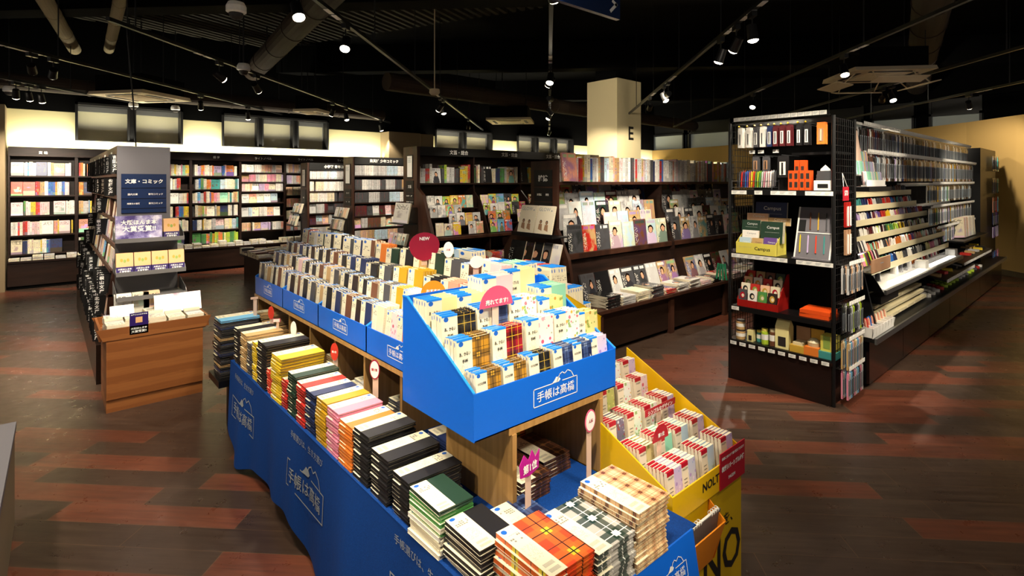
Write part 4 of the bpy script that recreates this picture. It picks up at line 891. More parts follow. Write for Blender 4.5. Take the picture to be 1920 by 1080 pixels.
c = k.mix(k.math('LESS_THAN', (v, 'Distance'), .12), ramp(k, nz, [(.35, '4a3a78'), (.52, '8d84b8'), (.68, 'e6e0f0')]), hx('fbf6ff')); k.out(Base_Color=c, Roughness=.25)
k = N('blossom_poster'); tc = k.n('TexCoord'); nz = k.n('TexNoise', Vector=(tc, 'Object'), Scale=9, Detail=5)
k.out(Base_Color=ramp(k, nz, [(.35, 'b88aa0'), (.5, 'f2e6e4'), (.7, 'f8f4ee')]), Roughness=.25)
noise_poster('poster', .40, .70, 5.03, 1.147, 1.335, .14, [('大阪ほんま本', .72, .78), ('大賞受賞!!', .46, .72)], 'night_poster', 'purple starry poster with white lettering on the upper tray of the grey rack', 'poster')
def prize_book(M, lb, band_='大阪ほんま本'):
    m = MB().box(-.011, .011, -.053, .053, 0, .152, {'+z': 1, '*': 0}); m.box(-.0115, .0125, -.0535, .0535, 0, .05, 2)
    for i in range(3): blob(m, ell(.009, .013, 12, -.02+.02*i, .1-.006*(i % 2)), (.011, 0, 0), (0, 1, 0), (0, 0, 1), [4, 5, 4][i])
    text(m, band_, (.0125, 0, .033), (0, 1, 0), (0, 0, 1), w=.085, mi=3, bold=.02); text(m, '大賞受賞!!', (.0125, 0, .015), (0, 1, 0), (0, 0, 1), w=.07, mi=3, bold=.02)
    o = link('book', MB().add(m).mesh('prize_book'), ('peach_cover', 'pages', 'purple_band', 'ink_white', 'ink_gold', 'ink_green')); o.matrix_world = M
    return props(o, lb, 'book', 'peach prize-winning paperbacks')
plain('peach_cover', 'dfae7c', .35); plain('purple_band', '2c1a5e', .35); plain('ink_gold', 'c79a3a', .5); plain('ink_green', '8aa24a', .5)
for kx in range(3): prize_book(frame((.765, 5.05+.024*kx, 1.147), '-y', .14) @ TURN, 'peach paperback with purple band beside the purple poster, %s of its row' % ['front', 'middle', 'rear'][kx])
for i in range(4):
    for kx in range(2): prize_book(frame((.452+.112*i, 4.97+.024*kx, .902), '-y', .16) @ TURN, 'peach paperback with purple band, %s from the divider side on the second tray, %s' % (nth(i), ['front', 'behind it'][kx]))
for i in range(4):
    cn = ['dark brown', 'white', 'white', 'pale grey'][i]
# teak display box with piles
t = thing('wooden_display_box', 'low striped brown wooden box heaped with paperbacks before the grey gondola', 'display box', (.295, 4.6, 0))
part('body', MB().box(.02, .605, .0, .46, .09, .50), 'teak_board', t)
part('kick_board', MB().box(.02, .605, .012, .45, 0, .085), 'teak_board', t)
part('rim', MB().prism([(-.0, .50), (.625, .50), (.66, .58), (-.035, .58)], 'y', -.005, .008).prism([(-.0, .50), (.625, .50), (.66, .58), (-.035, .58)], 'y', .455, .468).prism([(.008, .50), (.455, .50), (.455, .58), (.008, .58)], 'x', -.02, -.005).prism([(.008, .50), (.455, .50), (.455, .58), (.008, .58)], 'x', .632, .647), 'teak_board', t, 'flared rim')
part('inner_floor', MB().box(.0, .625, .008, .455, .49, .505), 'teak_board', t)
for i in range(5):
    n = [5, 4, 6, 5, 5][i]
    for r in range(2):
        for kx in range(n+r*1):
            if i == 1 and r == 0: continue
            cn = R.choice(['ivory', 'cream', 'white'])
            item('paperback', 'book', lay((.38+.122*i+.0, 4.70+.155*r, .51+.0175*(kx+.5)), math.pi/2+R.uniform(-.04, .04)), HEX[cn], '%s paperback lying flat, %s up in the %s %s pile on the wooden box' % (cn, nth(kx), nth(i), ['front', 'rear'][r]), 'paperback piles on the wooden box', scale=(.0165, .107, .15)) if False else \
            item('paperback', 'book', Matrix.Translation((.37+.122*i, 4.70+.155*r, .51+.0175*(kx+.5))) @ Matrix.Rotation(R.uniform(-.04, .04), 4, 'Z') @ Matrix.Rotation(math.pi/2, 4, 'Z') @ Matrix.Rotation(-math.pi/2, 4, 'Y') @ Matrix.Translation((0, 0, -.075)), HEX[cn], '%s paperback lying flat, %s up in the %s %s pile on the wooden box' % (cn, nth(kx), nth(i), ['front', 'rear'][r]), 'paperback piles on the wooden box', scale=(.0165, .107, .15), pri=.02)
m = MB().box(-.055, .055, 0, .004, 0, .15); m.box(-.02, .02, -.001, 0, .08, .12, 2)
text(m, '大阪ほんま本', (0, 0, .042), (1, 0, 0), (0, 0, 1), w=.095, mi=1, bold=.02); text(m, '大賞受賞!!', (0, 0, .02), (1, 0, 0), (0, 0, 1), w=.09, mi=1, bold=.02); text(m, '本屋さんのおすすめ', (0, 0, .138), (1, 0, 0), (0, 0, 1), w=.095, mi=1, bold=.02)
solid('award_card', MB().add(m, Matrix.Translation((.50, 4.595, .52))), ('purple_band', 'ink_white', 'peach_cover'), 'small upright purple award card among the piles on the wooden box', 'card')
for (x0, x1, y, z0, z1, ln, lb) in ((.355, .50, 4.86, .60, .69, .5, 'small blank white card tilted over the piles on the wooden box'), ):
    noise_poster('display_card', x0, x1, y, z0, z1, ln, [], 'white_card', lb, 'card')
noise_poster('display_card', .62, .93, 4.8, .60, .74, .35, [], 'blossom_poster', 'wide white blossom poster leaning over the piles on the wooden box', 'poster')
for i, (x, cn) in enumerate(((.44, 'white'), (.55, 'ivory'), (.62, 'peach'))):
    for kx in range(3):
        item('paperback', 'book', frame((x+.0, 4.94+.02*kx, .60), '-y', .2) @ TURN, HEX[cn], '%s paperback standing cover out behind the wooden box piles, %s group, %s copy' % (cn, nth(i), ORD[kx]), 'paperbacks standing behind the wooden box piles', scale=(.017, .106, .15), pri=.02)
part('book_rest', MB().box(.1, .6, .31, .45, .58, .598), 'grey_rack', t)
# ================= diary display =================
ZT = .53; XS = 1.10; ZB = .82
t = DT = thing('display_table', 'long display table under the diary shelving, mostly hidden by blue cloth and piles', 'table', (0, 0, 0))
part('table_top', MB().box(.85, 1.53, .90, 4.05, ZT-.03, ZT-.004).box(1.53, 2.05, 1.72, 4.05, ZT-.03, ZT-.004), 'base_wood', t)
for x, Y3 in ((.92, (1.0, 2.4, 3.85)), (1.47, (1.0,)), (1.95, (1.8, 3.85))):
    for y in Y3: part('leg', MB().box(x-.025, x+.025, y-.025, y+.025, 0, ZT-.03), 'black_metal', t)
# cloth: top sheet, long hanging side with soft folds and a wavy hem, printed slogans
def cloth_x(y, z):
    f = (ZT-z)/ZT
    return .835-.02*f+.016*f*math.sin(y*9+1)+.008*f*math.sin(y*23)-.012*max(0, math.sin(y*4.1))*f
m = MB(); NY, NZ = 90, 12; ys = [.88+(3.52-.88)*i/NY for i in range(NY+1)]
def hem(y): return .07+.035*math.sin(y*5.3)+.02*math.sin(y*11)+(.05 if y > 3.3 else 0)
for i in range(NY):
    for j in range(NZ):
        P = []
        for (yy_, a) in ((ys[i+1], j), (ys[i], j), (ys[i], j+1), (ys[i+1], j+1)):
            h0 = hem(yy_); z = h0+(ZT-h0)*a/NZ; P.append((cloth_x(yy_, z), yy_, z))
        m.face(P)
m.box(.834, 1.53, .88, 3.52, ZT-.004, ZT)
for j in range(10):   # returned far corner
    z0 = .12+(ZT-.12)*j/10; z1 = .12+(ZT-.12)*(j+1)/10; xa, xb = cloth_x(3.52, z0), cloth_x(3.52, z1)
    m.face([(xa, 3.52, z0), (xb, 3.52, z1), (1.15, 3.56, z1), (1.13, 3.57, z0)])
cl = solid('tablecloth', m, 'blue_cloth', 'royal blue cloth printed with white slogans, hanging from the diary table', 'tablecloth')
pr = MB()
for yc in (3.22, 2.28, 1.34):
    lg = MB(); logo(lg, (0, 0, 0), (0, -1, 0), (0, 0, 1), .40, off=0, lw=.005, tag=True)
    for f in lg.f:
        P = [lg.v[i_] for i_ in f]; P = [(cloth_x(yc+p[1], .30+p[2])-.0022, yc+p[1], .30+p[2]) for p in P]; pr.face(P)
part('printed_slogan', pr, 'ink_grey', cl, 'pale printed slogans')
# blue card lip at the near end of the table
m = MB().prism([(.874, ZT+.002), (.879, ZT+.002), (.838, .28), (.833, .28)], 'x', .86, 1.50)
lg = MB(); logo(lg, (1.36, .8605, ZT-.08), (1, 0, 0), (0, .166, 1), .16, mi=1, off=.003); m.add(lg)
solid('card_lip', m, ('blue_card', 'ink_white'), 'blue card apron with a framed white slogan at the near table end', 'display card')
# wooden shelving
t = thing('wooden_shelf_unit', 'pale wood cubby shelf standing on the blue-draped table', 'shelf', (0, 0, 0))
part('top_board', MB().box(XS-.0, 1.56, 1.275, 4.0, ZB-.022, ZB).box(1.56, 2.02, 1.70, 4.0, ZB-.022, ZB), 'light_wood', t)
part('side_panel', MB().box(1.11, 1.128, 1.27, 1.64, ZT, ZB-.022), 'light_wood', t); part('side_panel', MB().box(1.536, 1.554, 1.27, 1.64, ZT, ZB-.022), 'light_wood', t)
part('back_panel', MB().box(1.128, 1.536, 1.63, 1.648, ZT, ZB-.022), 'light_wood', t); part('back_panel', MB().box(1.45, 1.468, 1.65, 4.0, ZT, ZB-.022), 'light_wood', t)
for y in (1.99, 2.33, 2.67, 3.01, 3.35, 3.69, 3.985): part('divider', MB().box(1.12, 1.45, y-.009, y+.009, ZT, ZB-.022), 'light_wood', t)
# trays
def tray(x0, x1, y0, y1, face_, mat, edge, label, zb=ZB, lip=.12, back=.37, fold=None, lg=True, zfront=None):
    t = thing('display_tray', label, 'display tray', ((x0+x1)/2, (y0+y1)/2, zb))
    cx, cy = (x0+x1)/2, (y0+y1)/2; X0, X1, Y0, Y1 = x0-cx, x1-cx, y0-cy, y1-cy
    part('floor_card', MB().box(X0, X1, Y0, Y1, 0, .004), mat, t)
    e = .004
    if face_ == '-y':
        m = MB().box(X0, X1, Y0, Y0+e, 0, lip)
        if lg: logo(m, (X0+(X1-X0)*lg, Y0, lip*.46), (1, 0, 0), (0, 0, 1), min(.21, (X1-X0)*.4), mi=1)
        part('lip', m, (mat, 'ink_white'), t)
        for a in (X0-e, X1): part('side_wall', MB().prism([(Y0, 0), (Y1, 0), (Y1, back), (Y1-.03, back), (Y0, lip)], 'x', a, a+e), mat, t); part('folded_edge', MB().prism([(Y0, lip), (Y1-.03, back), (Y1, back), (Y1, back+.004), (Y1-.032, back+.004), (Y0, lip+.004)], 'x', a-.002, a+e+.002), edge, t)
        part('back_wall', MB().box(X0, X1, Y1-e, Y1, 0, back), mat, t)
    else:
        sg = 1 if face_ == '-x' else -1
        A, B = (X0, X1) if sg > 0 else (X1, X0)
        m = MB().box(min(A, A+sg*e), max(A, A+sg*e), Y0, Y1, 0, lip)
        if lg: logo(m, (A, 0, lip*.5), (0, -sg, 0), (0, 0, 1), .165, mi=1, lw=.003)
        part('lip', m, (mat, 'ink_white'), t)
        for a in (Y0, Y1-e): part('side_wall', MB().prism([(A, 0), (B, 0), (B, back), (B-sg*.03, back), (A, lip)], 'y', a, a+e), mat, t); part('folded_edge', MB().prism([(A, lip), (B-sg*.03, back), (B, back), (B, back+.003), (B-sg*.03, back+.003), (A, lip+.003)], 'y', a-.001, a+e+.001), edge, t)
        part('back_wall', MB().box(min(B, B-sg*e), max(B, B-sg*e), Y0, Y1, 0, back), mat, t)
    return t
tray(.965, 1.63, 1.275, 1.695, '-y', 'blue_card', 'blue_edge', 'big blue card tray of plaid and floral diaries at the near end', lip=.144, lg=.52)
TS = bpy.data.objects['display_tray']
for (a_, b_, zz) in ((1.285, 1.355, .865), (1.355, 1.435, .912), (1.435, 1.525, .972), (1.525, 1.69, 1.008)): part('step', MB().box(-.325, .325, a_-1.485, b_-1.485, .004, zz-.82-.004), 'blue_card', TS)
tn = ['nearest the big end tray', 'second from the big end tray', 'third from the big end tray', 'last one, at the far end of the shelf']
for i in range(4):
    y0 = 1.702+.57*i; TS = tray(1.10, 1.575, y0, y0+.566, '-x', 'blue_card', 'blue_edge', 'long blue card diary tray with slogan, '+tn[i])
    for (a_, b_, zz) in ((1.105, 1.20, .872), (1.20, 1.285, .938), (1.285, 1.39, .98), (1.39, 1.57, 1.015)): part('step', MB().box(a_-1.3375, b_-1.3375, -.278, .278, .004, zz-.82), 'blue_card', TS)
for i in range(2):
    y0 = 1.702+.57*i; tray(1.59, 2.07, y0, y0+.566, '+x', 'yellow_card', 'yellow_card', 'yellow card tray behind the blue trays, '+['its slanted side in view', 'farther one'][i], lg=None, lip=.11)
# diary templates
W1 = (['あ、かるい', '手帳'], 'みひらき'); W2 = (['小さな手帳'], '月曜はじまり'); W3 = (['シンプルな', '手帳'], '見開き一週間')
COV = {'py': 'plaid_yellow', 'pn': 'plaid_navy', 'pk': 'plaid_black', 'pc': 'plaid_crimson', 'pr': 'plaid_red', 'pb': 'plaid_beige', 'pg': 'plaid_green', 'pd': 'plaid_dark', 'fw': 'floral_white', 'fp': 'floral_pink', 'fy': 'floral_yellow', 'fd': 'floral_dark', 'fl': 'floral_lilac', 't': 'tint'}
for c_, mt in COV.items():
    diary_tpl('A_'+c_, .014, .135, .185, mt, words=W1); diary_tpl('S_'+c_, .012, .10, .14, mt, words=W2); diary_tpl('C_'+c_, .016, .15, .20, mt, words=W3)
diary_tpl('L_t', .014, .105, .155, 'tint', bw=.42); diary_tpl('L_fp', .014, .105, .155, 'floral_pink', bw=.42); diary_tpl('M_t', .013, .1, .17, 'tint', bw=.42); diary_tpl('T_t', .02, .15, .212, 'tint', bw=.7); diary_tpl('T_pd', .016, .15, .212, 'plaid_dark', bw=.4)
diary_tpl('N_t', .013, .128, .182, 'tint', bw=.42, cap=False)
NAME = {'py': 'yellow plaid', 'pn': 'navy plaid', 'pk': 'black plaid', 'pc': 'crimson plaid', 'pr': 'red plaid', 'pb': 'beige plaid', 'pg': 'white and green plaid', 'pd': 'dark brown plaid', 'fw': 'white floral', 'fp': 'pink floral', 'fy': 'yellow floral', 'fd': 'dark floral', 'fl': 'lilac floral'}
def diary_group(tpl, x, y, ztop, n, face_, cn, where, lean=.1, step=.017, pri=.06, kind='diary', col=None, place=''):
    """n copies one behind another, front one first; ztop = height of their heads"""
    c_ = tpl.split('_')[1]; nm = NAME.get(c_) or cn
    pg = TPL[tpl][1][1]; h = max(v[2] for v in TPL[tpl][0][1].v)
    IN = {'-y': Vector((0, 1, 0)), '-x': Vector((1, 0, 0)), '+x': Vector((-1, 0, 0))}[face_]
    for kx in range(n):
        M = frame(Vector((x, y, ztop-h*math.cos(lean)))+IN*step*kx+Vector((0, 0, R.uniform(-.002, .003))), face_, lean+R.uniform(-.015, .015), R.uniform(-.02, .02)) @ TURN
        item(kind, tpl, M, HEX.get(cn, HEX['white']), '%s %s %s, %s' % (nm, kind, ['at the front', 'second back', 'third back', 'fourth back', 'fifth back', 'sixth back', 'seventh back', 'eighth back'][kx], where), 'diaries: '+where.split(',')[-1].strip() if False else None, pri=pri/(1+.35*kx))
# big end tray: four stepped rows
FR = [ # tpl, x centre, y, ztop, colour, where
 ('S_py', 1.045, 1.305, 1.007, 'x', 7), ('S_py', 1.155, 1.305, 1.007, 'x', 7), ('S_pk', 1.27, 1.305, 1.009, 'x', 7), ('S_pn', 1.385, 1.305, 1.012, 'x', 7), ('S_pn', 1.485, 1.305, 1.010, 'x', 5), ('S_fl', 1.575, 1.305, 1.012, 'x', 6)]
for i, (tp, x, y, z, cn, n) in enumerate(FR): diary_group(tp, x, y, z, min(n, 4), '-y', cn, '%s stack in the first row of the end tray' % nth(i), pri=.5)
R2 = [('A_py', 1.04, 1.10), ('A_pc', 1.185, 1.104), ('A_fp', 1.335, 1.11), ('A_fw', 1.475, 1.112), ('A_fy', 1.585, 1.09)]
for i, (tp, x, z) in enumerate(R2): diary_group(tp, x-.005, 1.372, z, 4, '-y', 'x', '%s stack in the second row of the end tray' % nth(i), pri=.45, lean=.06)
R3 = [('A_pk', 1.035, 1.162), ('A_pn', 1.178, 1.168), ('A_fw', 1.32, 1.172), ('A_fy', 1.465, 1.15)]
for i, (tp, x, z) in enumerate(R3): diary_group(tp, x, 1.45, z, 4, '-y', 'x', '%s stack in the third row of the end tray' % nth(i), pri=.42, lean=.06)
R4 = [('A_t', 1.03, 1.54, 1.198, 'pale yellow'), ('A_t', 1.155, 1.54, 1.198, 'pale yellow'), ('C_t', 1.275, 1.545, 1.245, 'pale pink'), ('C_t', 1.545, 1.52, 1.178, 'mint'), ('C_t', 1.445, 1.60, 1.245, 'pale yellow')]
for i, (tp, x, y, z, cn) in enumerate(R4): diary_group(tp, x, y, z, 5 if i < 4 else 3, '-y', cn, '%s stack in the last row of the end tray' % nth(i), pri=.42, lean=.04)
# long trays: rows at x 1.125, 1.21, 1.30, 1.42 ; trays 0..3 from the big end tray
PALT = [
 [['cream', 'fp', 'orange', 'white', 'pale pink'], ['mustard', 'white', 'black', 'dark brown', 'navy'], ['mustard', 'black', 'salmon', 'red', 'navy'], ['dark green', 'dark grey', 'pd', 'pale pink', 'mint']],
 [['black', 'navy', 'brown', 'dark brown', 'navy'], ['black', 'dark brown', 'black', 'brown', 'dark grey'], ['navy', 'black', 'dark grey', 'mustard', 'black'], ['orange', 'dark green', 'black', 'tan', 'black']],
 [['dark brown', 'brown', 'black', 'dark grey', 'tan'], ['black', 'black', 'brown', 'tan', 'dark grey'], ['black', 'dark brown', 'brown', 'black', 'navy'], ['black', 'dark grey', 'navy', 'brown', 'black']],
 [['dark grey', 'tan', 'black', 'brown', 'navy'], ['navy', 'dark brown', 'tan', 'black', 'pale pink'], ['black', 'brown', 'navy', 'black', 'dark brown'], ['red', 'white', 'dark green', 'black', 'navy']]]
ROWX = [(1.128, 1.035, 'L', .0), (1.215, 1.10, 'L', 0), (1.30, 1.172, 'M', 0), (1.42, 1.235, 'M', 0)]
TNM = ['nearest long tray', 'second long tray', 'third long tray', 'farthest long tray']
for ti in range(4):
    y0 = 1.702+.57*ti
    for ri, (x, z, tp, _) in enumerate(ROWX):
        big = (ri == 3 and ti >= 1)
        ncol = 4 if (big or (ti < 2 and ri >= 2)) else 5
        for ci in range(ncol):
            cn = PALT[ti][ri][ci]; yc = y0+.566-(ci+.5)*.566/ncol
            tpl = tp+'_t'
            if cn == 'fp': tpl = 'L_fp'
            if cn == 'pd': tpl = 'T_pd'
            zz = z+R.uniform(-.012, .012)
            if ri == 3 and ti in (2, 3): tpl = 'T_t'; zz = 1.25+R.uniform(-.01, .01)
            elif ncol == 4 and tpl == 'M_t': tpl = 'N_t'
            diary_group(tpl, x+R.uniform(-.006, .006), yc, zz, 5 if ri != 3 else 4, '-x', cn, '%s stack along the %s row, %s' % (nth(ci), ORD[ri], TNM[ti]), pri=.3/(1+.25*ti), lean=.1, step=.0155)
# goods standing on the hidden side, seen over the top
for i, (x, y, z, cn, n, tp) in enumerate([(1.66, 1.80, 1.235, 'mint', 5, 'C_t'), (1.66, 1.97, 1.225, 'white', 5, 'C_t'), (1.85, 1.80, 1.20, 'red', 6, 'T_t'), (1.68, 2.2, 1.25, 'pale blue', 5, 'T_t'), (1.68, 2.37, 1.24, 'cream', 5, 'T_t'), (1.9, 1.99, 1.19, 'red', 4, 'T_t'), (1.97, 1.8, 1.09, 'lilac', 6, 'A_t'), (2.03, 1.8, 1.0, 'tan', 4, 'A_t')]):
    diary_group(tp, x, y, z, n, '+x', cn, 'stack %s of the yellow trays seen edge-on' % nth(i), pri=.15, lean=.08)
# ---- piles of datebooks on the cloth ----
TD = {}
def dpile(key, tsz, n, x0, y0, z0, cn, cover, label, orient, jit=.004, alt=None):
    """orient 'x': length runs away along +x, band on the far side; 'y': length along +y, band on the outer side"""
    tt, w, h = tsz
    bw_ = .36 if orient == 'y' and w > .14 else .47; tk = 'D_%s_%d_%d_%d' % (cover, round(tt*10000), round(w*1000), round(h*1000))
    if tk not in TPL:
        diary_tpl(tk, tt, w, h, cover, cap=False, bw=bw_, words=None); P = TPL[tk]; P[0] = ('datebook',)+P[0][1:]
    cns = cn if isinstance(cn, list) else [cn]*n
    for kx in range(n):
        cn = cns[min(kx, len(cns)-1)]; nm = NAME.get(cover_key(cover)) or cn
        ox, oy = R.uniform(-jit, jit), R.uniform(-jit, jit); an = R.uniform(-.025, .025); z = z0+tt*(kx+.5)
        if orient == 'x': M = lay((x0+ox, y0+w/2+oy, z), math.pi+an)
        else: M = lay((x0+w/2+ox, y0+oy, z), -math.pi/2+an)
        ps = 'topmost' if kx == n-1 else ('lowest' if kx == 0 else nth(kx)+' up')
        item('datebook', tk, M, HEX.get(cn, HEX['white']), '%s datebook, %s %s' % (nm, ps, label), None, pri=(3 if kx >= n-1 else (1.2 if kx == n-2 else .8-.02*(n-kx)))/max(.8, y0))
def cover_key(c):
    for a, b in COV.items():
        if b == c: return a
    return ''
Z0 = ZT+.001
dpile('', (.0136, .152, .212), 10, .897, .885, Z0, 'red', 'plaid_red', 'in the near corner pile of the table', 'y', .005)
dpile('', (.0130, .150, .212), 9, 1.058, .88, Z0, 'x', 'plaid_green', 'in the pile between red and beige plaid piles', 'y', .005)
dpile('', (.0135, .150, .212), 12, 1.215, .875, Z0, 'x', 'plaid_beige', 'in the tall pile beside the blue apron', 'y', .006)
dpile('', (.0125, .128, .165), 9, .850, 1.098, Z0, 'black', 'tint', 'in the black pile beside the green pile', 'y', .005)
dpile('', (.0125, .118, .165), 11, .838, 1.27, Z0, ['ivory', 'ivory', 'cream', 'ivory', 'white', 'green', 'ivory', 'green', 'green', 'green', 'dark green'], 'tint', 'in the green pile under the big end tray', 'y', .004)
dpile('', (.0130, .135, .2), 6, 1.17, 1.30, Z0, 'x', 'plaid_dark', 'in the pile just inside the end cubby', 'y')
dpile('', (.0130, .135, .2), 5, 1.34, 1.36, Z0, 'x', 'plaid_dark', 'in the second pile inside the end cubby', 'y')
dpile('', (.0130, .135, .19), 4, 1.03, 1.10, Z0, 'x', 'plaid_navy', 'in the low pile before the end cubby', 'y')
PL = [ # y, width in y, n, colour, length
 (1.465, .105, 10, 'black', .2), (1.60, .125, 11, 'black', .2), (1.745, .12, 13, 'black', .19) ,
 (1.872, .118, 12, 'orange', .185), (1.993, .115, 13, 'pink', .185), (2.112, .112, 13, 'mustard', .185), (2.228, .11, 13, 'navy', .185), (2.342, .11, 13, 'red', .185), (2.456, .112, 14, 'dark green', .2), (2.57, .08, 10, 'red', .16),
 (2.655, .15, 16, 'yellow', .21), (2.81, .07, 9, 'scarlet', .15), (2.885, .155, 17, 'black', .22), (3.045, .085, 15, 'yellow', .2), (3.135, .1, 13, 'dark grey', .2), (3.24, .12, 15, 'tan', .2), (3.365, .13, 15, 'black', .2)]
for i, (y, w, n, cn, L_) in enumerate(PL):
    dpile('', (.0135, w-.006, L_), n, .846, y-.01, Z0, cn, 'tint', 'in the %s pile along the cloth edge' % nth(i), 'x', .004)
dpile('', (.0135, .16, .22), 26, .80, 3.60, .40, ['black', 'black', 'dark grey', 'navy', 'black', 'tan', 'black', 'dark grey', 'black', 'black', 'navy', 'dark grey']*2+['black', 'sky blue'], 'tint', 'in the tall pile at the far table corner', 'x', .006)
dpile('', (.0135, .14, .2), 16, 1.04, 3.62, ZT, 'tan', 'tint', 'in the pile behind the tall far corner pile', 'x', .006)
for i, (y, cn, n) in enumerate([(1.72, 'navy', 5), (2.06, 'dark grey', 7), (2.42, 'pale grey', 6), (2.76, 'tan', 9), (3.10, 'dark grey', 8)]):
    dpile('', (.013, .14, .2), n, 1.17, y, ZT, cn, 'tint', 'in the %s cubby pile counted from the near end' % nth(i), 'x', .01)
part('lower_shelf', MB().box(.78, 1.05, 3.56, 3.82, .36, .40), 'black_metal', DT)
# a plaid diary standing inside the end cubby
item('datebook', 'C_pr', frame((1.375, 1.585, ZT+.03), '-y', .1) @ TURN, HEX['red'], 'red plaid datebook standing upright inside the end cubby', None, pri=3)
# pop signs
def paddle(x, y, z, ang, w, h, c1, c2, label, txt=None, stem=.12, shape='oval', sm='card_stem'):
    t = thing('pop_sign', label, 'sign', (x, y, z), None, ang)
    m = MB().box(-.014, .014, -.0008, .0008, -stem, 0)
    part('stem', m, sm, t)
    pts = ell(w/2, h/2, 24) if shape == 'oval' else shape
    b = MB(); b.prism([(a, b_+0) for a, b_ in pts], 'y', -.007, -.005); 
    if c2: b.prism([(a*.86, b_*.86) for a, b_ in pts], 'y', -.0078, -.007, 1)
    if txt: 
        for (s_, dx, dz, ww) in txt: text(b, s_, (dx, -.0078, dz), (1, 0, 0), (0, 0, 1), w=ww, mi=2, bold=.03)
    part('card', b, (c1, c2 or c1, 'ink_white' if not c2 or c2 == 'crimson_card' else 'ink_crimson'), t)
plain('card_stem', 'd9b9a4', .6); plain('scarlet_card', 'c8321e', .5); plain('pink_card', 'd8577c', .45); plain('hot_pink_card', 'b4188c', .4); plain('orange_card', 'ee8c1a', .45); plain('crimson_pop', '9c1838', .4)
A0 = -math.pi/2+.5
paddle(1.06, 2.10, .80, A0, .05, .085, 'crimson_pop', 'white_card', 'pink rimmed white oval pop sign above the orange and pink piles', [('第1位', 0, 0, .03)])
paddle(1.06, 2.52, .775, A0, .045, .085, 'scarlet_card', None, 'red oval pop sign leaning over the dark green pile', [('第2位', 0, 0, .028)])
paddle(1.03, 3.0, .79, A0, .04, .085, 'white_card', None, 'plain white oval pop sign behind the big yellow pile')
paddle(1.04, 3.42, .80, A0, .045, .08, 'scarlet_card', None, 'small red oval pop sign near the far end of the shelf')
paddle(1.03, 3.28, .78, A0-.3, .08, .03, 'pink_card', 'white_card', 'small slanting pink and white label sign beside the far red one', shape=[(-.04, -.015), (.04, .0), (.04, .02), (-.04, .005)])
paddle(1.0, 3.62, .86, A0, .06, .02, 'card_stem', None, 'tall pale paper strip standing against the far corner pile', stem=.2, shape=[(-.03, -.01), (.03, -.0), (.03, .015), (-.03, .005)])
crown = [(-.045, -.028), (.0, -.036), (.045, -.028), (.05, .03), (.028, .012), (.012, .04), (-.006, .014), (-.028, .038), (-.05, .012)]
paddle(1.135, 1.225, .72, .15, .1, .08, 'hot_pink_card', None, 'magenta crown shaped first-place pop sign before the end cubby', [('第1位', 0, -.008, .07)], stem=.18, shape=crown)
paddle(1.44, 1.24, .76, .1, .062, .078, 'pink_card', 'white_card', 'round white pop sign with pink rim on a pale stem above the beige plaid pile', [('人気', 0, .0, .026)], stem=.2)
semi = [(.07*math.cos(math.pi*i/16), .055*math.sin(math.pi*i/16)) for i in range(17)]
paddle(1.175, 1.435, 1.168, 0, .1, .06, 'pink_card', None, 'pink half-round pop sign in the back of the big end tray', [('売れてます!', 0, .018, .1)], stem=.08, shape=[(a*1.05, b*1.3) for a, b in semi])
paddle(1.33, 1.75, 1.27, 0, .07, .05, 'white_card', None, 'bright blank oval pop sign standing behind the big end tray', stem=.05)
paddle(1.40, 2.26, 1.29, -.35, .15, .13, 'crimson_pop', None, 'large crimson rounded pop sign marked new above the diary trays', [('NEW', 0, .03, .05)], stem=.1, shape=[(.075*math.cos(2*math.pi*i/24), .06*math.sin(2*math.pi*i/24)*(1 if math.sin(2*math.pi*i/24) > 0 else 1.3)) for i in range(24)])
paddle(1.45, 2.12, 1.275, -.9, .05, .075, 'white_card', 'white_card', 'white oval pop sign with green clip beside the crimson one', [('人気', 0, 0, .022)], stem=.05)
paddle(1.24, 1.93, 1.125, -.5, .1, .08, 'orange_card', None, 'orange half-round pop sign in the tray nearest the big end tray', [('おすすめ', 0, .012, .06)], stem=.05, shape=[(a*.75, b*1.0) for a, b in semi])
# ================= yellow planner stand =================
t = thing('planner_stand', 'yellow cardboard floor stand for slim planners, black lettering on its front', 'display stand', (0, 0, 0))
NX0, NX1, NY0, NY1 = 1.545, 2.03, .97, 1.52
lb = MB().box(NX0, NX1, NY0, NY0+.005, .475, .567); 
text(lb, 'NOLTY', (1.80, NY0, .527), (1, 0, 0), (0, 0, 1), h=.032, mi=1, bold=.02)
part('lip', lb, ('yellow_card', 'ink_black'), t)
for a in (NX0-.005, NX1): part('side_wall', MB().prism([(NY0, .475), (NY1, .475), (NY1, .83), (NY0, .567)], 'x', a, a+.005), 'yellow_card', t)
part('tray_floor', MB().box(NX0, NX1, NY0+.005, NY1, .475, .48), 'yellow_card', t); part('back_wall', MB().box(NX0, NX1, NY1-.005, NY1, .48, .72), 'yellow_card', t)
bd = MB().box(NX0+.01, NX1-.0, NY0+.008, NY1-.02, 0, .47)
text(bd, '時間を、', (1.872, NY0+.008, .345), (1, 0, 0), (0, 0, 1), h=.05, mi=1, bold=.01)
text(bd, 'NO', (1.885, NY0+.008, .22), (1, 0, 0), (0, 0, 1), h=.15, w=.27, mi=1, bold=.015)
part('body', bd, ('yellow_body', 'ink_black'), t)
m = MB().box(1.845, 2.035, NY0-.004, NY0-.001, .475, .607)
text(m, '季節に合わせて着せ替えできます', (1.94, NY0-.004, .585), (1, 0, 0), (0, 0, 1), w=.17, mi=1, bold=.02); text(m, '表紙リバーシブル仕様', (1.94, NY0-.004, .548), (1, 0, 0), (0, 0, 1), w=.172, h=.022, mi=1, bold=.035); text(m, 'PAGEM', (1.93, NY0-.004, .505), (1, 0, 0), (0, 0, 1), w=.05, mi=1)
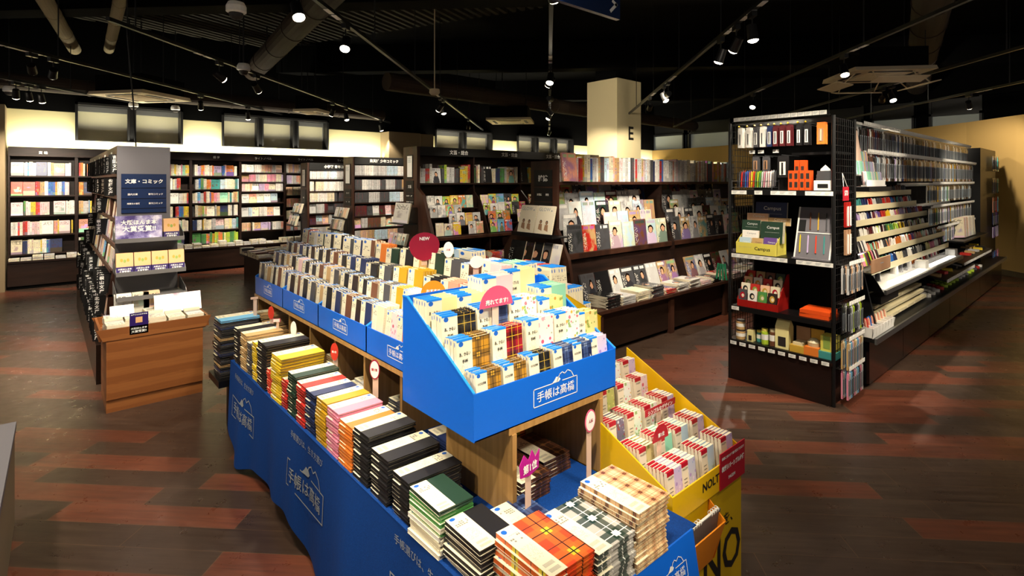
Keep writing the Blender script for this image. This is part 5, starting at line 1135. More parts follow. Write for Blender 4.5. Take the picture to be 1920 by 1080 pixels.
part('crimson_sign', m, ('crimson_card', 'ink_white'), t, 'crimson sign with white lettering')
# leaflet pocket with spiral sample
m = MB().prism([(NY0+.006, .47), (NY0+.006, .26), (NY0-.015, .27), (NY0-.055, .42)], 'x', 1.57, 1.575).prism([(NY0+.006, .47), (NY0+.006, .26), (NY0-.015, .27), (NY0-.055, .42)], 'x', 1.78, 1.785)
m.box(1.57, 1.785, -.002, .002, 0, .165, M=Matrix.Translation((0, NY0-.006, .26)) @ Matrix.Rotation(.3, 4, 'X')); part('leaflet_pocket', m, 'orange_card', t, 'orange leaflet pocket')
s_ = thing('sample_booklet', 'open spiral-bound sample booklet hanging in the orange pocket of the yellow stand', 'booklet', (1.695, NY0-.0, .452))
part('pages', MB().box(-.09, .095, -.03, -.022, -.11, .0, M=Matrix.Rotation(.12, 4, 'X')), 'white_card', s_); part('cover', MB().box(-.09, .095, -.034, -.031, -.112, .002, M=Matrix.Rotation(.12, 4, 'X')), 'grey_rack', s_)
for rg in ((0, 4), (8, 12)):
    sp = MB()
    for i in range(*rg):
        c = Vector((-.08+.0145*i, -.027, .0)); M = Matrix.Translation(c)
        pts = [(0, .009*math.cos(a_*math.pi/4), .009*math.sin(a_*math.pi/4)) for a_ in range(9)]
        for a_, b_ in zip(pts, pts[1:]): sp.cyl(M @ Vector(a_), M @ Vector(b_), .0016, n=5, caps=False)
    part('spiral', sp, 'white_plastic', s_)
# planners
for (a_, b_, zz) in ((.98, 1.11, .490), (1.11, 1.235, .514), (1.235, 1.36, .567), (1.36, 1.445, .617), (1.445, 1.51, .662)): part('step', MB().box(NX0+.003, NX1-.003, a_, b_, .48, zz), 'yellow_card', t)
def planner_tpl(key, mat):
    t_, w, h = .011, .088, .135
    a = MB().box(-t_/2, t_/2, -w/2, w/2, 0, h, {'+z': 1, '*': 0}); b = MB().box(t_/2, t_/2+.0006, -w/2, -w/2+.04, 0, h).box(-t_/2, t_/2, -w/2-.0006, -w/2, 0, h)
    text(b, 'PAGEM', (t_/2+.0006, -w/2+.02, h*.84), (0, 1, 0), (0, 0, 1), w=.03, mi=1, bold=0)
    for i in range(3): stroke(b, [(-.01, 0), (.008, 0)], (t_/2+.0006, -w/2+.02, h*(.6-.09*i)), (0, 1, 0), (0, 0, 1), .002, 1)
    c = MB().box(-.001, t_/2+.001, -w/2-.0007, -w/2+.0405, h, h+.001).box(t_/2, t_/2+.0012, -w/2, -w/2+.0405, h-.014, h)
    TPL[key] = [('planner', a, (mat, 'pages'), None), ('paper_band', b, ('cream_band', 'ink_black'), None), ('red_header', c, ('crimson_card',), None)]
plain('cream_band', 'e6d8c0', .4)
for c_ in ('fw', 'fp', 'fy', 'fd', 'fl'): planner_tpl('P_'+c_, COV[c_])
planner_tpl('P_t', 'tint_gloss')
PRW = [(.995, .628, ['P_fl', 'P_fl', 'P_t', 'P_fl'], [1.60, 1.69, 1.82, 1.96]), (1.12, .652, ['P_fy', 'P_t', 'P_t', 'P_fl'], [1.62, 1.74, 1.85, 1.97]), (1.245, .705, ['P_fd', 'P_fw', 'P_fw', 'P_fl'], [1.61, 1.72, 1.83, 1.95]), (1.37, .755, ['P_fd', 'P_fy', 'P_fw', 'P_fp'], [1.60, 1.71, 1.82, 1.94]), (1.455, .80, ['P_fp', 'P_fy', 'P_fw', 'P_fl'], [1.62, 1.75, 1.86, 1.97])]
for ri, (y, zt, tps, xs) in enumerate(PRW):
    for ci, (tp, x) in enumerate(zip(tps, xs)):
        for kx in range(6 if ri < 3 else 4):
            y_ = y+.0145*kx
            if ri == 4 and y_ > NY1-.03: break
            item('planner', tp, frame((x+R.uniform(-.001, .001), y_, zt-.135+(.0 if kx < 1 else R.uniform(-.002, .001))), '-y', .1) @ TURN, HEX[['lilac', 'mint', 'pale blue', 'lilac'][ci]], '%s %s in the %s stack of the %s tier, yellow stand' % ({'P_fl': 'lilac floral planner', 'P_fy': 'yellow floral planner', 'P_fd': 'dark floral planner', 'P_fw': 'white floral planner', 'P_fp': 'pink floral planner', 'P_t': 'pale glossy planner'}[tp], ['at the front', 'second back', 'third back', 'fourth back', 'fifth back', 'sixth back'][kx], nth(ci), ORD[ri]), None, pri=1)
paddle(1.66, 1.10, .675, 0, .1, .06, 'crimson_card', None, 'crimson half-round first-place sign among the planners', [('第1位', 0, .02, .04)], stem=.06, shape=[(a*.7, b*1.0) for a, b in semi])
paddle(1.86, 1.235, .685, 0, .1, .06, 'crimson_card', None, 'long crimson sign strip across the planner tiers', [('シンプルなデザイン', 0, .006, .17)], stem=.05, shape=[(-.1, -.006), (.11, -.006), (.11, .02), (-.1, .02)])
plain('yellow_soft', 'dccf5a', .5); plain('orange_box', 'e0521c', .35); plain('ink_green_dark', '1f6b4a', .4)
# ================= wire-sided end unit =================
t = thing('wire_shelf_unit', 'tall black shelf unit with wire mesh sides, stationery under bright light', 'shelf unit', (0, 0, 0)); UNIT = t
UX0, UX1, UY0, UY1 = 4.2, 4.66, 1.36, 2.12
part('base_cabinet', MB().box(UX0, UX1, UY0+.01, UY1, .0, .29).box(UX0-.01, UX1, UY0, UY1, .29, .31), 'glossy_base', t)
part('back_panel', MB().box(UX1-.02, UX1, UY0, UY1, .31, 2.06), 'black_matte', t)
for (x, y) in ((UX0, UY0), (UX0, UY1), (UX1-.02, UY0), (UX1-.02, UY1)): part('post', MB().cyl((x+.01, y, .0), (x+.01, y, 2.07), .013, n=10), 'black_metal', t)
SHZ = [1.53, 1.02, .595, .32]
for z in SHZ:
    part('shelf', MB().box(UX0+.01, UX1-.02, UY0+.01, UY1-.01, z-.025, z).box(UX0-.002, UX0+.01, UY0+.01, UY1-.01, z-.036, z+.004), 'black_metal', t)
part('small_shelf', MB().box(UX0+.16, UX1-.02, UY0+.02, UY0+.34, 1.80, 1.82), 'black_metal', t)
for y in (UY0, UY1):
    m = MB()
    for i in range(1, 10): x = UX0+.01+(UX1-UX0-.02)*i/10; m.cyl((x, y, .33), (x, y, 2.06), .0022, n=5, caps=False)
    for i in range(36): z = .34+i*.049; m.cyl((UX0+.01, y, z), (UX1-.01, y, z), .0022, n=5, caps=False)
    part('wire_mesh', m, 'black_metal', t)
m = MB()
for i in range(11): z = 2.06; m.cyl((UX0+.03+i*.04, UY0, z), (UX0+.03+i*.04, UY1, z), .002, n=5, caps=False)
part('top_wires', m, 'black_metal', t)
def tags(x, ys, z, w, h, where, grp, gaps=()):
    for i, y in enumerate(ys):
        if i in gaps: continue
        m = MB().box(x-.003, x-.001, y-w/2, y+w/2, z-h/2, z+h/2)
        for j in range(3): stroke(m, [(-w*.35, h*(.25-.22*j)), (w*(.3-.12*j), h*(.25-.22*j))], (x-.003, y, z), (0, -1, 0), (0, 0, 1), h*.07, 1)
        solid('price_tag', m, ('white_card', 'ink_grey'), 'white price tag, %s along %s' % (nth(i), where), 'price tag', grp)
ys = [UY1-.06-.049*i for i in range(14)]
tags(UX0+.0, ys, 2.095, .046, .03, 'the top peg row of the wire unit', 'price tags of the wire-sided unit')
part('tag_rail', MB().box(UX0+.0, UX0+.006, UY0+.02, UY1-.02, 2.075, 2.082), 'black_metal', t)
tags(UX0-.002, [UY1-.05-.062*i for i in range(12)], 1.512, .061, .03, 'the highest shelf edge of the wire unit', 'price tags of the wire-sided unit', (2, 4, 8))
tags(UX0-.002, [UY1-.05-.062*i for i in range(12)], 1.003, .061, .03, 'the second shelf edge of the wire-sided unit', 'price tags of the wire-sided unit', (7,))
tags(UX0-.002, [UY1-.05], .578, .06, .028, 'the third shelf edge of the wire-sided unit', 'price tags of the wire-sided unit')
tags(UX0-.012, [UY1-.04-.075*i for i in range(10)], .30, .05, .026, 'the lowest shelf edge of the wire-sided unit', 'price tags of the wire-sided unit')
# hanging pens in carded sleeves on pegs
def packet_tpl(key, w, h, cardm, winm, t_=.012, hook=.12, item_=None):
    a = MB().box(-w/2, w/2, -t_/2, t_/2-.002, -h, -.018).box(-w/2, w/2, -.001, .001, -.02, 0)
    b = MB().box(-w*.3, w*.3, -t_/2-.002, -t_/2, -h*.88, -h*.28)
    c = MB().cyl((0, -t_/2-.004, -h*.85), (0, -t_/2-.004, -h*.32), w*.09, n=6)
    TPL[key] = [('hanging_packet', a, (cardm,), None), ('window', b, (winm,), None), ('content', c, (item_ or 'ink_black',), None)]
packet_tpl('K_white', .036, .16, 'tint', 'white_card'); packet_tpl('K_dark', .04, .16, 'tint', 'ink_grey', item_='white_plastic'); packet_tpl('K_slim', .022, .2, 'tint_gloss', 'ink_grey', item_='ink_black')
for i, y in enumerate([2.05, 1.985, 1.925, 1.875, 1.82, 1.775, 1.725, 1.675, 1.605, 1.55]):
    cn = ['white', 'white', 'dark grey', 'white', 'navy', 'maroon', 'maroon', 'maroon', 'black', 'black'][i]
    for kx in range(3): item('hanging_packet', 'K_white', frame((UX0+.045+.02*kx, y, 2.03), '-x'), HEX[cn], '%s carded pen on the top peg row of the wire-sided unit, %s peg, %s' % (cn, nth(i), ['front', 'middle', 'rear'][kx]), None, pri=.5)
    part('peg', MB().cyl((UX0+.03, y, 2.035), (UX1-.02, y, 2.035), .0025, n=5), 'steel', UNIT)
    solid('peg_stopper', MB().lathe([(0, -.009), (.009, 0), (0, .009)], (UX0+.022, y, 2.04), 8), 'yellow_card', 'tiny yellow peg stopper, %s along the top peg row of the wire-sided unit' % nth(i), 'peg stopper', 'yellow peg stoppers')
for kx in range(3): item('hanging_packet', 'K_or', frame((UX0+.04+.02*kx, 1.45, 2.03), '-x'), HEX['orange'], 'wide orange packet on the top peg row of the wire-sided unit, %s' % ['front', 'middle', 'rear'][kx], None, pri=.5) if packet_tpl('K_or', .055, .16, 'tint', 'card_brown', item_='cream_plastic') is None else 0
for i, (y, h, w, cn) in enumerate([(1.96, .12, .05, 'dark grey'), (1.88, .12, .05, 'dark grey'), (1.75, .17, .075, 'black')]):
    key = 'K_m%d' % i; packet_tpl(key, w, h, 'tint', ['card_brown', 'card_brown', 'white_card'][i])
    for kx in range(2): item('hanging_packet', key, frame((UX0+.12+.02*kx, y, 1.80), '-x'), HEX[cn], '%s packet in the second peg row of the wire-sided unit, %s peg, %s' % (cn, nth(i), ['front', 'rear'][kx]), None, pri=.5)
    part('peg', MB().cyl((UX0+.1, y, 1.805), (UX1-.02, y, 1.805), .0025, n=5), 'steel', UNIT)
tags(UX0+.09, [1.975, 1.905, 1.79], 1.835, .045, .025, 'the second peg row of the wire-sided unit', 'price tags of the wire-sided unit')
# pen rack of coloured pens
t = thing('pen_rack', 'clear and wire rack of coloured pens on the highest shelf of the wire-sided unit', 'pen rack', (UX0+.1, 1.95, 1.531))
m = MB()
for i in range(16):
    for zz in (.02, .07): m.cyl((-.06, -.14+.02*i, zz), (.07, -.14+.02*i, zz), .0018, n=5, caps=False)
m.cyl((-.06, -.15, .02), (-.06, .17, .02), .0025, n=5).cyl((-.06, -.15, .07), (-.06, .17, .07), .0025, n=5).cyl((.07, -.15, .0), (.07, -.15, .08), .0025, n=5).cyl((-.06, -.15, 0), (-.06, -.15, .08), .0025, n=5).cyl((-.06, .17, 0), (-.06, .17, .08), .0025, n=5).cyl((.07, .17, 0), (.07, .17, .08), .0025, n=5)
part('wire_frame', m, 'steel', t)
pen_m = MB().cyl((0, 0, 0), (0, 0, .115), .0045, n=7).cyl((0, 0, .115), (0, 0, .128), .0045, .002, n=7).box(.0035, .0055, -.001, .001, .085, .12)
TPL['pen'] = [('pen', pen_m, ('tint_gloss',), None)]
RNB = ['black', 'dark grey', 'red', 'navy', 'blue', 'purple', 'orange', 'yellow', 'red', 'green', 'lime', 'green', 'pale grey', 'pink', 'white', 'pale pink', 'white', 'dark grey']
for i, cn in enumerate(RNB):
    for kx in range(3): item('pen', 'pen', Matrix.Translation((UX0+.07+.028*kx, 2.09-.0165*i, 1.55+.006*kx)) @ Matrix.Rotation(.12, 4, 'Y'), HEX[cn], '%s pen in the wire pen rack, %s from the magazine side, %s row' % (cn, nth(i), ['front', 'middle', 'rear'][kx]), None, pri=.2, scale=(1, 1, 1))
# orange card racks
for i, (y, z, dx) in enumerate([(1.665, 1.531, 0), (1.627, 1.531, 0), (1.585, 1.531, 0), (1.545, 1.531, 0), (1.64, 1.65, .05), (1.60, 1.65, .05)]):
    m = MB().box(0, .06, -.018, .018, 0, .15 if i < 4 else .11)
    for a in (.04, .105): m.box(-.001, 0, -.011, .011, a-.018, a+.025, 1) if a < .1 or i < 4 else None
    o = solid('pen_box', MB().add(m, Matrix.Translation((UX0+.05+dx, y, z))), ('orange_box', 'ac_dark'), 'orange upright pen box, %s of the group on the highest shelf of the wire-sided unit' % nth(i), 'box', 'orange pen boxes') if 'orange_box' in MATS else None
# silver curved display
def silver(label, x, y, rz):
    t = thing('pen_display', label, 'display stand', (x, y, 1.531), None, rz)
    m = MB(); prof = [(-.055, 0), (-.05, .1), (-.03, .16), (0, .19), (.03, .16), (.05, .1), (.055, 0)]
    m.prism(prof, 'y', .03, .036); part('back_card', m, 'white_plastic', t)
    part('front_card', MB().box(-.06, .06, -.02, -.015, 0, .075).box(-.035, .035, -.022, -.02, .02, .05, 1), ('white_card', 'ink_black'), t)
    for i in range(3): part('step', MB().box(-.05, .05, -.01+.012*i, .002+.012*i, .07, .09+.028*i), 'steel', t)
silver('silver curved pen display with a white card at the sleeve-side of the highest shelf', UX0+.09, 1.45, -math.pi/2)
# second shelf: yellow notebook box and tilted pen board
t = thing('notebook_box', 'yellow cardboard counter box of notebooks on the second shelf of the wire-sided unit', 'box', (UX0+.02, 1.92, 1.021))
m = MB().box(0, .004, -.155, .155, 0, .09); text(m, 'Campus', (0, -.055, .045), (0, -1, 0), (0, 0, 1), w=.12, mi=1, bold=.015); text(m, 'ちょっといいノート', (0, .08, .055), (0, -1, 0), (0, 0, 1), w=.1, mi=2, bold=0)
part('front_panel', m, ('yellow_soft', 'ink_black', 'ink_grey'), t)
part('side_panel', MB().prism([(.004, 0), (.2, 0), (.2, .22), (.004, .09)], 'y', .151, .155), 'yellow_soft', t); part('side_panel', MB().prism([(.004, 0), (.2, 0), (.2, .22), (.004, .09)], 'y', -.155, -.151), 'yellow_soft', t); part('step', MB().box(.06, .2, -.15, .15, 0, .09).box(.12, .2, -.15, .15, .09, .15), 'yellow_soft', t)
def notebook(x, y, z, w, h, cn, label, tx='Campus', lean=.12, tcol='ink_white', n=1, grp='campus notebooks'):
    for kx in range(n):
        m = MB().box(-.004, .004, -w/2, w/2, 0, h, {'*': 0, '+z': 1, '+y': 1})
        text(m, tx, (.004, .01, h*.72), (0, 1, 0), (0, 0, 1), w=w*.55, mi=2, bold=.0); stroke(m, [(-w*.3, 0), (w*.35, 0)], (.004, 0, h*.5), (0, 1, 0), (0, 0, 1), .001, 2)
        o = link('notebook', m.mesh('notebook'), ('tint', 'pages', tcol), color=HEX[cn]); o.matrix_world = frame((x+.011*kx, y, z), '-x', lean) @ TURN
        props(o, label+['', ', second copy', ', third copy', ', fourth copy'][kx], 'notebook', 'ring notebooks in the yellow box')

notebook(UX0+.04, 2.015, 1.03, .09, .12, 'pale blue', 'small pale blue notebook in the front of the yellow box', n=2); notebook(UX0+.04, 1.915, 1.03, .085, .12, 'tan', 'small beige notebook in the front middle of the yellow box', tcol='ink_black', n=2); notebook(UX0+.04, 1.815, 1.03, .10, .13, 'purple', 'small purple notebook in the front of the yellow box', n=2)
notebook(UX0+.085, 1.99, 1.115, .13, .09, 'white', 'white notebook in the middle step of the yellow box', tcol='ink_grey', n=2)
notebook(UX0+.12, 2.0, 1.175, .15, .11, 'dark green', 'black-green notebook marked in white at the rear of the yellow box', n=2); notebook(UX0+.10, 1.83, 1.115, .17, .165, 'dark green', 'large dark green notebook in the yellow box', n=4)
notebook(UX0+.17, 1.97, 1.25, .17, .09, 'peach', 'beige pink notebook at the top rear of the yellow box', n=2); notebook(UX0+.17, 1.80, 1.25, .17, .06, 'tan', 'tan notebook at the top rear of the yellow box', n=2)
notebook(UX0+.25, 1.9, 1.24, .25, .19, 'navy', 'dark blue large folder behind the yellow box', n=2)
t = thing('pen_board', 'tilted grey display board with rows of coloured pens on the second shelf', 'pen display', (UX0+.05, 1.52, 1.021))
M = Matrix.Rotation(.30, 4, 'Y')
part('board', MB().box(0, .008, -.125, .125, 0, .40, M=M).box(-.03, .0, -.125, .125, 0, .012), 'grey_panel', t)
part('side_strip', MB().box(-.004, .0, .115, .125, 0, .4, M=M).box(-.004, .0, -.125, -.115, 0, .4, M=M).box(-.004, 0, -.125, .125, .2, .206, M=M), 'white_card', t)
part('black_label', MB().box(-.003, 0, .065, .112, .21, .3, M=M), 'black_card', t)
for i in range(4):
    for r in range(2):
        if r and i == 0: continue
        cn = [['yellow', 'lilac', 'scarlet', 'teal'], ['x', 'brown', 'gold', 'dark grey']][r][i]
        item('pen', 'pen', Matrix.Translation((UX0+.05, 1.52+.085-.055*i, 1.021)) @ M @ Matrix.Translation((-.008, 0, .05+.175*r)) @ Matrix.Rotation(-.06, 4, 'X'), HEX[cn], '%s pen clipped on the tilted grey pen board, %s column, %s row' % (cn, nth(i), ['lower', 'upper'][r]), None, pri=.5, scale=(1.1, 1.1, 1.05))
# third shelf: red greeting card rack
t = thing('card_rack', 'red plastic rack of greeting cards on the third shelf of the wire-sided unit', 'card rack', (UX0+.02, 1.9, .596))
for s_ in range(4):
    x = .05*s_; zz = .045*s_
    m = MB().box(x, x+.004, -.15, .16, 0, .055+zz); 
    for j in range(5): m.box(x-.003, x, -.15+.0775*j-.003, -.15+.0775*j+.003, 0, .058+zz)
    part('step', m, 'red_plastic', t)
part('side', MB().prism([(0, 0), (.21, 0), (.21, .27), (.17, .27), (0, .06)], 'y', -.155, -.15), 'red_plastic', t); part('side', MB().prism([(0, 0), (.21, 0), (.21, .27), (.17, .27), (0, .06)], 'y', .16, .165), 'red_plastic', t)
gi = 0
for r in range(4):
    for j in range(4):
        cn = [['dark grey', 'white', 'green', 'dark brown'], ['ivory', 'red', 'peach', 'cream'], ['peach', 'white', 'red', 'ivory'], ['red', 'tan', 'brown', 'dark green']][r][j]
        for kx in range(2):
            m = MB().box(-.0015, .0015, -.034, .034, 0, .13)
            blob(m, ell(.02, .026, 16, 0, .085), (.0015, 0, 0), (0, 1, 0), (0, 0, 1), 1); blob(m, ell(.011, .014, 12, .004, .083), (.0015, 0, 0), (0, 1, 0), (0, 0, 1), 2, .0015)
            o = link('greeting_card', m.mesh('greeting_card'), ('tint', ['crimson_card', 'ink_black', 'ink_green', 'ink_gold'][(r+j) % 4], 'cream_band'), color=HEX[cn]); o.matrix_world = frame((UX0+.03+.05*r+.012*kx, 2.03-.078*j, .60+.045*r), '-x', .1) @ TURN
            props(o, '%s greeting card in the red rack, %s column, %s step, %s' % (cn, nth(j), ORD[r], ['front', 'behind'][kx]), 'greeting card', 'greeting cards in the red rack'); gi += 1
for i, (w_, z, rz) in enumerate([(.2, .597, 0), (.2, .625, .05)]):
    solid('flat_box', MB().box(-.1, .1, -.1, .1, 0, .027, M=Matrix.Translation((UX0+.14, 1.50, z)) @ Matrix.Rotation(rz, 4, 'Z')), 'orange_box', 'flat orange box on the third shelf, %s of the two' % ['lower', 'upper'][i], 'box', 'flat orange boxes')
# lowest shelf: jars and gift boxes
def jar(x, y, r, h, c, lid, label, n=1):
    for kx in range(n):
        z = .321+kx*(h+.004); t = thing('candle_jar', label+['', ', the upper one'][kx], 'jar', (x, y, z), 'jars and tubes on the lowest shelf')
        part('glass', MB().lathe([(0, 0), (r, 0), (r*1.02, h*.2), (r, h*.8), (r*.85, h*.86)], (0, 0, 0), 16), 'tint_gloss', t, color=HEX[c]); part('lid', MB().lathe([(r*.9, h*.84), (r*.9, h), (0, h)], (0, 0, 0), 16), lid, t); part('label', MB().lathe([(r*1.03, h*.3), (r*1.03, h*.65)], (0, 0, 0), 16), 'white_card', t)
jar(UX0+.07, 2.06, .035, .075, 'tan', 'steel', 'round glass jar with pale label beside the narrow cream box', 2); jar(UX0+.07, 1.865, .026, .12, 'lime', 'yellow_soft', 'green patterned tube jar with yellow lid on the lowest shelf'); jar(UX0+.07, 1.805, .024, .13, 'brown', 'cream_plastic', 'brown tube jar with cream lid on the lowest shelf'); jar(UX0+.1, 1.92, .022, .09, 'teal', 'yellow_soft', 'small teal jar behind the tube jars')
def gift(x, y, w, d, h, c1, label, roof=False, win=None):
    t = thing('gift_box', label, 'box', (x, y, .321), 'gift boxes on the lowest shelf')
    m = MB().box(0, d, -w/2, w/2, 0, h, 0); 
    if roof: m.prism([(0, h), (d, h), (d*.5, h*1.35)], 'y', -w/2, w/2, 0)
    part('body', m, 'tint', t, color=HEX[c1])
    if win: part('window', MB().box(-.002, 0, -w*.28, w*.28, h*.12, h*.55), win, t)
    return t
gift(UX0+.04, 1.97, .045, .05, .09, 'pale yellow', 'narrow cream box beside the round jars', win='ac_dark'); gift(UX0+.04, 1.725, .1, .09, .165, 'pale yellow', 'tall pale yellow gift box with dark window', True, 'ac_dark')
t = gift(UX0+.03, 1.615, .1, .14, .05, 'gold', 'open ochre counter box holding soap'); part('back_flap', MB().box(.13, .136, -.05, .05, .05, .17), 'card_brown', t); part('soap', MB().box(.02, .12, -.035, .035, .05, .07), 'cream_plastic', t)
t = gift(UX0+.03, 1.515, .1, .14, .06, 'orange', 'orange patterned counter box of wrapped soap'); part('back_flap', MB().box(.13, .136, -.045, .045, .06, .17), 'ink_gold', t); part('wrapped_soap', MB().lathe([(0, 0), (.04, .0), (.045, .03), (.02, .055), (0, .06)], (.06, 0, .06), 12), 'cream_plastic', t)
t = gift(UX0+.03, 1.41, .11, .15, .05, 'teal', 'green based box of yellow printed packets at the sleeve-side end of the lowest shelf'); part('packet', MB().box(.02, .13, -.048, .048, .05, .16), 'yellow_soft', t); part('green_strip', MB().box(.018, .02, -.015, .03, .07, .16), 'ink_green', t)
# goods hanging on the mesh side facing the aisle
def side_packets(x0, x1, z, n, w, h, cols, where, tpl='K_slim', row=None):
    for i in range(n):
        x = x0+(x1-x0)*(i+.5)/n; cn = cols[i % len(cols)]
        for kx in range(2): item('hanging_packet', tpl, frame((x, UY0-.075+.035*kx, z), '-y'), HEX[cn], '%s slim packet, %s hook of the %s, %s' % (cn, nth(i), where, ['outer', 'inner'][kx]), None, pri=.4, scale=(1, 1, 1))
        part('hook', MB().cyl((x, UY0, z+.004), (x, UY0-.09, z+.004), .002, n=5), 'steel', UNIT)
        m = MB().box(-.014, .014, -.001, .001, -.012, .016, M=Matrix.Translation((x, UY0-.09, z+.02)))
        solid('hook_tag', m, 'white_card', 'white tag on the %s hook of the %s' % (nth(i), where), 'price tag', 'hook tags')
side_packets(4.24, 4.58, 1.0, 9, 0, 0, ['pale grey', 'dark grey', 'peach'], 'mesh side row under the red board')
side_packets(4.24, 4.58, .72, 9, 0, 0, ['black', 'dark grey', 'pale grey', 'lime'], 'middle mesh side row')
side_packets(4.24, 4.58, .47, 10, 0, 0, ['tan', 'cream', 'sky blue', 'pale pink'], 'low mesh side row')
side_packets(4.24, 4.58, .26, 10, 0, 0, ['pink', 'pale grey', 'sky blue', 'dark grey'], 'lowest mesh side row')
m = MB().box(-.06, .06, -.004, .0, -.1, 0); text(m, '573', (0, -.004, -.045), (1, 0, 0), (0, 0, 1), w=.07, mi=1, bold=.03)
t = thing('red_pen_board', 'crimson header board with red carded pens hanging on the mesh side', 'pen board', (4.36, UY0-.03, 1.56))
part('header', m, ('crimson_card', 'ink_white'), t)
part('string', MB().cyl((-.04, 0, 0), (0, .02, .1), .002, n=5).cyl((.04, 0, 0), (0, .02, .1), .002, n=5), 'white_plastic', t)
for r in range(2):
    for i in range(2): part('carded_pen', MB().box(-.05+.055*i, -.005+.055*i, -.02, -.004, -.29-.2*r, -.11-.2*r).cyl((-.028+.055*i, -.024, -.28-.2*r), (-.028+.055*i, -.024, -.14-.2*r), .006, n=7, mi=1), (['red_plastic', 'card_brown'][r], 'white_plastic'), t)
t = thing('green_bundle', 'bundle of green ribbon packets hanging on the magazine-side mesh', 'packet', (4.15, 2.15, .93))
for i in range(4): part('ribbon', MB().box(-.02, -.012, -.03+.018*i, -.016+.018*i, -.13, 0, M=Matrix.Rotation(.08*(i-1.5), 4, 'X')), 'ink_green_dark', t) if 'ink_green_dark' in MATS else part('ribbon', MB().box(-.02, -.012, -.03+.018*i, -.016+.018*i, -.13, 0, M=Matrix.Rotation(.08*(i-1.5), 4, 'X')), plain('ink_green_dark', '1f6b4a', .4).name, t)
# ================= long stationery gondola =================
t = thing('stationery_gondola', 'long black stationery gondola with cream stepped pen racks and glossy base doors', 'gondola', (0, 0, 0)); LG = t
part('back_panel', MB().box(4.72, 11.5, 1.78, 1.80, .4, 2.05), 'black_matte', t)
part('counter', MB().box(4.74, 11.5, 1.25, 1.78, .37, .40), 'black_metal', t); part('counter_edge', MB().box(4.74, 11.5, 1.235, 1.25, .36, .405), 'steel', t)
part('base_body', MB().box(4.80, 11.5, 1.32, 1.78, .03, .37), 'black_matte', t)
for i in range(7): part('base_door', MB().box(4.80+.96*i, 4.80+.96*i+.95, 1.30, 1.32, .03, .365), 'glossy_base', t)
part('far_upright', MB().box(10.5, 11.9, 1.42, 1.78, .1, 2.1), 'black_metal', t, 'black end stack panel')
part('near_upright', MB().prism([(1.78, .4), (1.78, 2.0), (1.62, 2.0), (1.28, .41)], 'x', 4.93, 4.955), 'black_metal', t)
# peg rows on top
def pegrow(z, x0, x1, y, n, label, hh, pal, kd='K_slim', gap=0):
    part('hook_rail', MB().box(x0, x1, y-.005, y+.005, z+.01, z+.03).box(x0, x1, 1.74, 1.78, z-.01, z+.03), 'white_plastic', LG)
    for i in range(n):
        x = x0+(x1-x0)*(i+.5)/n; cn = R.choice(pal)
        item('hanging_packet', kd, Matrix.Translation((x, y+.03, z)) @ Matrix.Rotation(R.uniform(-.08, .08), 4, 'Y'), HEX[cn], '%s packet, %s along the %s of the stationery gondola' % (cn, nth(i), label), None, pri=.15/(x-3), scale=(1.6, 1, hh))
        if i % 3 == 0: part('hook', MB().cyl((x, y, z+.004), (x, 1.78, z+.004), .002, n=4), 'steel', LG)
PKD = ['dark grey', 'black', 'pale grey', 'maroon', 'dark grey', 'black', 'pale grey', 'dark grey', 'navy', 'white', 'brown', 'black']
PKC = ['pale grey', 'white', 'dark grey', 'pale blue', 'pale grey', 'mustard', 'lilac', 'black', 'green', 'dark grey', 'navy', 'pale blue', 'black', 'white']
pegrow(2.06, 5.0, 9.9, 1.45, 88, 'top peg row', 1.2, PKD)
pegrow(1.83, 5.2, 10.3, 1.45, 90, 'second peg row', 1.15, PKD+PKC[:8])
pegrow(1.55, 7.6, 10.3, 1.47, 40, 'short third peg row', 1.0, PKC)
pegrow(1.28, 7.7, 10.3, 1.47, 40, 'short fourth peg row', 1.0, PKC)
pegrow(1.03, 7.9, 10.2, 1.45, 34, 'short lowest peg row', .9, PKC)
for (z, x0, x1, y) in ((2.09, 5.15, 9.9, 1.435), (1.86, 5.25, 10.3, 1.435), (1.58, 7.7, 10.3, 1.455), (1.31, 7.7, 10.3, 1.455), (1.06, 7.9, 10.2, 1.435)):
    n = int((x1-x0)/.045); m = MB()
    for i in range(n): m.box(x0+.045*i, x0+.045*i+.036, y-.003, y, z-.012, z+.014)
    part('hook_tags', m, 'white_card', LG, 'continuous line of white hook tags')
